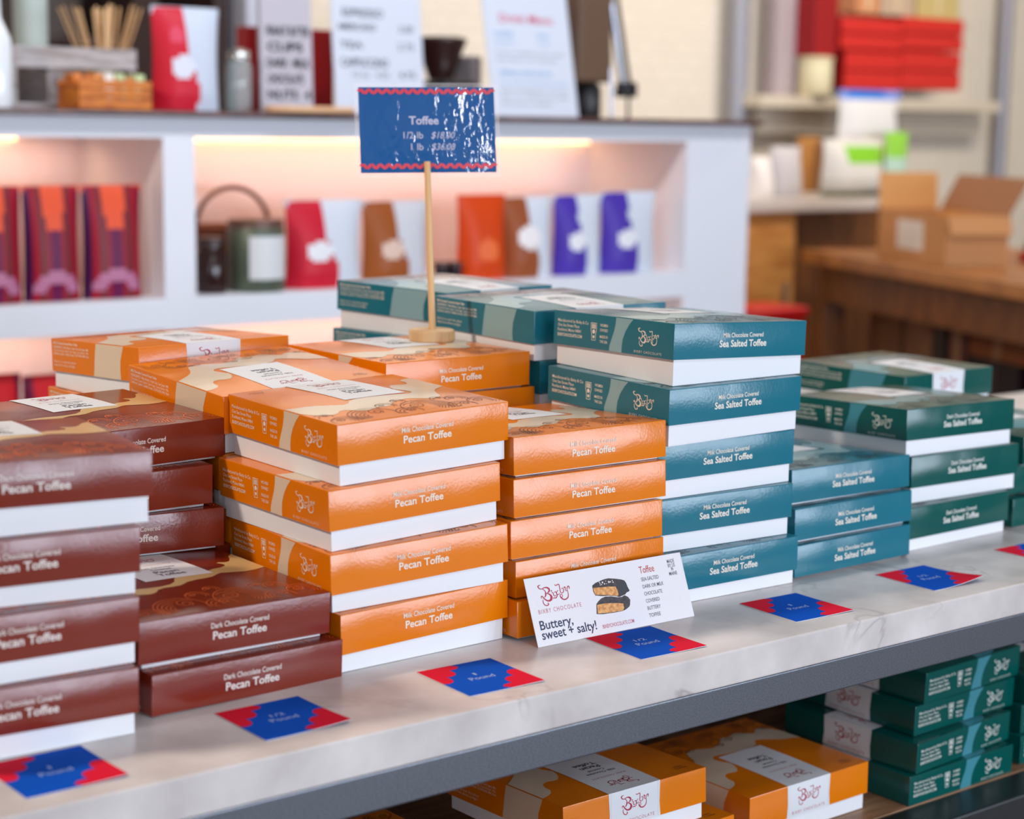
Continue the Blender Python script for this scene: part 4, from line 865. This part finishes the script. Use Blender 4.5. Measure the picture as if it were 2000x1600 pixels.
for u0, u1, c, lab in ((1655, 1700, (206, 140, 96), 'tan carton on top of the red crates, left of three'), (1702, 1768, (190, 164, 140), 'beige carton on top of the red crates, middle of three'), (1772, 1856, (196, 174, 116), 'yellowish carton on top of the red crates, right of three')):
    a, b_ = at(u0, 10, 5.04).x, at(u1, 10, 5.04).x; z0 = at(1740, 33.2, 5.04).z
    e = thing('small_carton', lab, 'carton', ((a+b_)/2, 5.04, z0+.001), 0, 'cartons on the red crates'); MB().box(-(b_-a)/2+.002, (b_-a)/2-.002, -.05, .05, 0, .22, mat('carton_%d' % u0, c, .6), .003).build('carton_body', e)
    MB().box(-.01, .01, -.0506, .05, .02, .2205, mat('tape', (214, 196, 160), .35), .0002).build('packing_tape', e)

# grey worktop with oak cabinet, in front of the back wall
M_oak = noise_colour(mat('oak', (196, 130, 62), .5), (176, 110, 46), (210, 146, 78), 6, (1, 1, 8)); M_walnut = noise_colour(mat('walnut', (104, 58, 22), .5), (84, 44, 14), (124, 72, 30), 8, (8, 1, 1))
M_top = mat('grey_worktop', (196, 184, 176), .4)
Yk = 4.35
kx0, kx1 = at(1452, 410, Yk).x, at(1706, 410, Yk).x; kz = at(1600, 388, Yk).z; ks = at(1600, 412, Yk).z
kb = thing('side_cabinet', 'oak side cabinet behind the end of the white counter', 'cabinet', ((kx0+kx1)/2, Yk, FLOOR)); w2 = (kx1-kx0)/2
xm = at(1562, 450, Yk).x-(kx0+kx1)/2
MB().box(-w2+.01, xm, .02, .5, .06, ks-FLOOR-.001, M_oak, .003).build('oak_body', kb)
MB().box(-w2+.03, xm-.02, .04, .48, 0, .0595, M_walnut).build('plinth', kb)
MB().box(xm+.001, w2+.40, .06, .5, .0, ks-FLOOR-.001, M_walnut, .003).build('recessed_body', kb)
dr = MB().box(-w2+.03, xm-.02, .012, .0195, .1, ks-FLOOR-.05, M_oak, .003).build('door', kb); MB().box(xm-.06, xm-.05, -.004, .0115, .5, .62, mat('chrome', (180, 188, 204), .2, metal=.9), .003).build('door_handle', dr)
tag(MB().box(kx0, kx1, Yk-.02, Yk+.52, ks, kz, M_top, .006).build('grey_worktop'), 'pale grey worktop lying on the oak side cabinet', 'worktop')
zk = kz+.0005
def kbag(u0, u1, v0, z, fn, label, Y, d=.1): 
    a, b_ = at(u0, 330, Y).x, at(u1, 330, Y).x; return pouch('supply_bag', (a+b_)/2, Y, z, b_-a, at((u0+u1)/2, v0, Y).z-z, d, fn, label)
def greenbag(a, b):
    if .58 < b < .88 and a > .25: return (122, 186, 40) if a < .85 else (150, 206, 80)
    if b < .1: return (96, 92, 66)
    return (206, 202, 196) if b > .3 else (186, 180, 172)
kbag(1606, 1722, 272, zk, greenbag, 'white supply bag with a lime green band on the grey worktop', Yk+.10, .14)
def bluebag(a, b):
    if b > .86 and .1 < a < .7: return (20, 110, 200)
    if b > .80: return (120, 140, 210)
    if a > .82 and b < .6: return (120, 114, 112)
    return (214, 212, 214)
shelf_y = Yk+.36
bx = thing('brown_board_box', 'tall brown box standing on the grey worktop behind the bags', 'box', (at(1670, 330, shelf_y).x, shelf_y, zk)); wb2 = (at(1724, 330, shelf_y).x-at(1616, 330, shelf_y).x)/2; hb_ = at(1668, 276, shelf_y).z-zk
MB().box(-wb2, wb2, -.08, .09, 0, hb_, mat('board_brown', (150, 108, 72), .65), .003).build('box_body', bx)
MB().box(-.02, .02, -.0806, .09, .01, hb_+.0005, mat('tape', (214, 196, 160), .35), .0003).build('packing_tape', bx)
kbag(1632, 1752, 176, zk+hb_+.001, bluebag, 'white supply bag with a blue top on the tall brown box', shelf_y, .12)
kbag(1726, 1770, 258, ks+.0004, lambda a, b: (140, 200, 70) if b > .66 else (176, 206, 190), 'small bag with pale green top at the worktop end', Yk+.20, .05)
e = thing('cork_board', 'tan cardboard sheet leaning on the back wall over the worktop', 'cardboard', (at(1580, 330, Yk+.42).x, Yk+.42, zk)); MB().box(-.055, .055, 0, .012, 0, at(1592, 268, Yk+.42).z-zk, mat('tan_card', (190, 132, 70), .65), .002).build('sheet', e)
for k, (u0, u1, v0, lab) in enumerate(((1466, 1504, 306, 'white paper sack at the left on the grey worktop'), (1504, 1562, 286, 'white paper sack with grey print on the grey worktop'))):
    kbag(u0, u1, v0, zk, (lambda a, b: (190, 184, 186)) if k else (lambda a, b: (226, 218, 214)), lab, Yk+.12, .09)
# red stool / bin between counter and cabinet
Yr = 3.95
rx0, rx1 = at(1470, 640, Yr).x, at(1580, 640, Yr).x; rz = at(1530, 603, Yr).z
rb = thing('red_bin', 'red bin on the floor beside the white counter', 'bin', ((rx0+rx1)/2, Yr+.1, FLOOR)); w2 = (rx1-rx0)/2
MB().box(-w2*.94, w2*.94, -.09, .09, 0, rz-FLOOR-.03, mat('bin_red', (190, 20, 24), .4), .012, 3).build('bin_body', rb)
MB().box(-w2, w2, -.1, .1, rz-FLOOR-.0295, rz-FLOOR, mat('bin_red', (190, 20, 24), .4), .008, 3).build('bin_lid', rb)
# heavy wooden work table (turned a little) with an open cardboard box on top
A_ = Vector((4.567, 4.25, 0.0814)); ang = math.radians(-111.85); L_ = 1.9; zt0 = A_.z-FLOOR
tw = thing('work_table', 'heavy brown wooden work table behind the display at the right', 'table', (A_.x, A_.y, FLOOR), ang)
M_tt = noise_colour(mat('table_wood', (150, 92, 40), .4), (124, 70, 26), (170, 108, 52), 5, (1, 8, 1))
MB().box(0, L_, 0, .8, zt0-.045, zt0, M_tt, .006).build('table_top', tw)
MB().box(.05, L_-.05, .05, .075, zt0-.17, zt0-.0455, M_walnut, .002).build('apron', tw)
MB().box(.05, L_-.05, .72, .745, zt0-.17, zt0-.0455, M_walnut, .002).build('apron', tw)
for lx in (.03, L_-.12):
    for ly in (.04, .68): MB().box(lx, lx+.08, ly, ly+.08, 0, zt0-.1705 if False else zt0-.171, M_walnut, .004).build('leg', tw)
MB().box(.12, L_-.12, .1, .7, .10, .13, M_walnut, .003).build('lower_shelf', tw)
MB().box(.12, L_-.12, .7005, .7195, .131, zt0-.0455, M_walnut, .002).build('back_board', tw)
def on_tw(lx, ly, z): return Vector((A_.x+lx*math.cos(ang)-ly*math.sin(ang), A_.y+lx*math.sin(ang)+ly*math.cos(ang), z))
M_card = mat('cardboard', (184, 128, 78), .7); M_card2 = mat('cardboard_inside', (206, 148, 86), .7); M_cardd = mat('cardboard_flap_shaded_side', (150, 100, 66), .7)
ob = thing('open_carton', 'open cardboard box with raised flaps on the wooden table', 'carton', (4.554, 3.657, .0819), math.radians(-116)); cw, cdp, chh = .25, .1, .150
cbm = MB(); t = .004
cbm.box(-cw, cw, -cdp, cdp, 0, t, M_card); cbm.box(-cw, cw, -cdp, -cdp+t, t, chh, M_card, .001); cbm.box(-cw, cw, cdp-t, cdp, t, chh, M_card2, .001); cbm.box(-cw, -cw+t, -cdp+t, cdp-t, t, chh, M_card, .001); cbm.box(cw-t, cw, -cdp+t, cdp-t, t, chh, M_card, .001); cbm.build('carton_body', ob)
def flap(x0, x1, y, L, tiltx, name='flap', axis='X', px=0, m=M_card2):
    if axis == 'X': mx = Matrix.Translation((0, y, chh+.0006)) @ Matrix.Rotation(tiltx, 4, 'X'); MB().box(x0, x1, -t/2, t/2, 0, L, m, .001, 2, mx).build(name, ob)
    else: mx = Matrix.Translation((px, 0, chh+.0006)) @ Matrix.Rotation(tiltx, 4, 'Y'); MB().box(-t/2, t/2, x0, x1, 0, L, m, .001, 2, mx).build(name, ob)
flap(-cw+.03, cw, cdp-t/2, .125, -.50, m=M_cardd)
flap(-cdp, cdp, 0, .115, -.10, axis='Y', px=-cw+t/2); flap(-cdp, cdp, 0, .06, 2.75, axis='Y', px=cw-t/2+.004, m=M_card)
MB().box(-.10, .09, -cdp-.0008, -cdp-.0001, .035, .125, mat('shipping_label', (214, 204, 196), .5)).build('shipping_label', ob)
# red and dark item at the right edge of the table
rr = thing('red_tape_reel', 'small red item with grey top at the right edge of the table', 'reel', (4.80, 3.47, FLOOR+zt0+.0005)); MB().lathe([(.055, 0), (.06, .004), (.06, .030)], mat('reel_red', (196, 20, 40), .4), 30).build('reel_body', rr); MB().lathe([(.035, .0302), (.046, .034), (.046, .064)], mat('reel_grey', (176, 168, 158), .5), 30).build('reel_core', rr)
# cartons stored under the table
def ub(lx, ly, w_, d_, z, h_, c, label, m=None):
    p = on_tw(lx, ly, FLOOR+z); e = thing('storage_box', label, 'box', p, ang, 'boxes under the work table'); MB().box(-w_/2, w_/2, -d_/2, d_/2, 0, h_, mat('storage_%d_%d_%d' % c, c, .6), .004).build('box_body', e)
    MB().box(-.02, .02, -d_/2-.0008, d_/2+.0008, .004, h_+.0008, mat('brown_tape', (146, 108, 72), .35) if c[0] > 60 else mat('strap', (48, 44, 44), .5), .0002).build('packing_tape', e)
ub(.235, .41, .22, .42, .1305, .425, (140, 96, 66), 'light brown box under the left end of the work table')
ub(.465, .41, .19, .42, .1305, .43, (150, 108, 76), 'tan box second from the left under the work table')
ub(.625, .40, .09, .44, .1305, .42, (24, 18, 18), 'narrow black box under the middle of the work table')
ub(.735, .40, .10, .44, .1305, .42, (96, 56, 48), 'reddish brown box under the middle of the work table')
ub(.945, .40, .28, .44, .1305, .35, (22, 22, 26), 'wide black box under the right part of the work table')
ub(.965, .40, .32, .44, .4812, .06, (130, 70, 26), 'flat orange brown box on the wide black box')
ub(1.28, .40, .28, .44, .1305, .41, (190, 124, 54), 'orange tan box nearest the right edge under the work table')
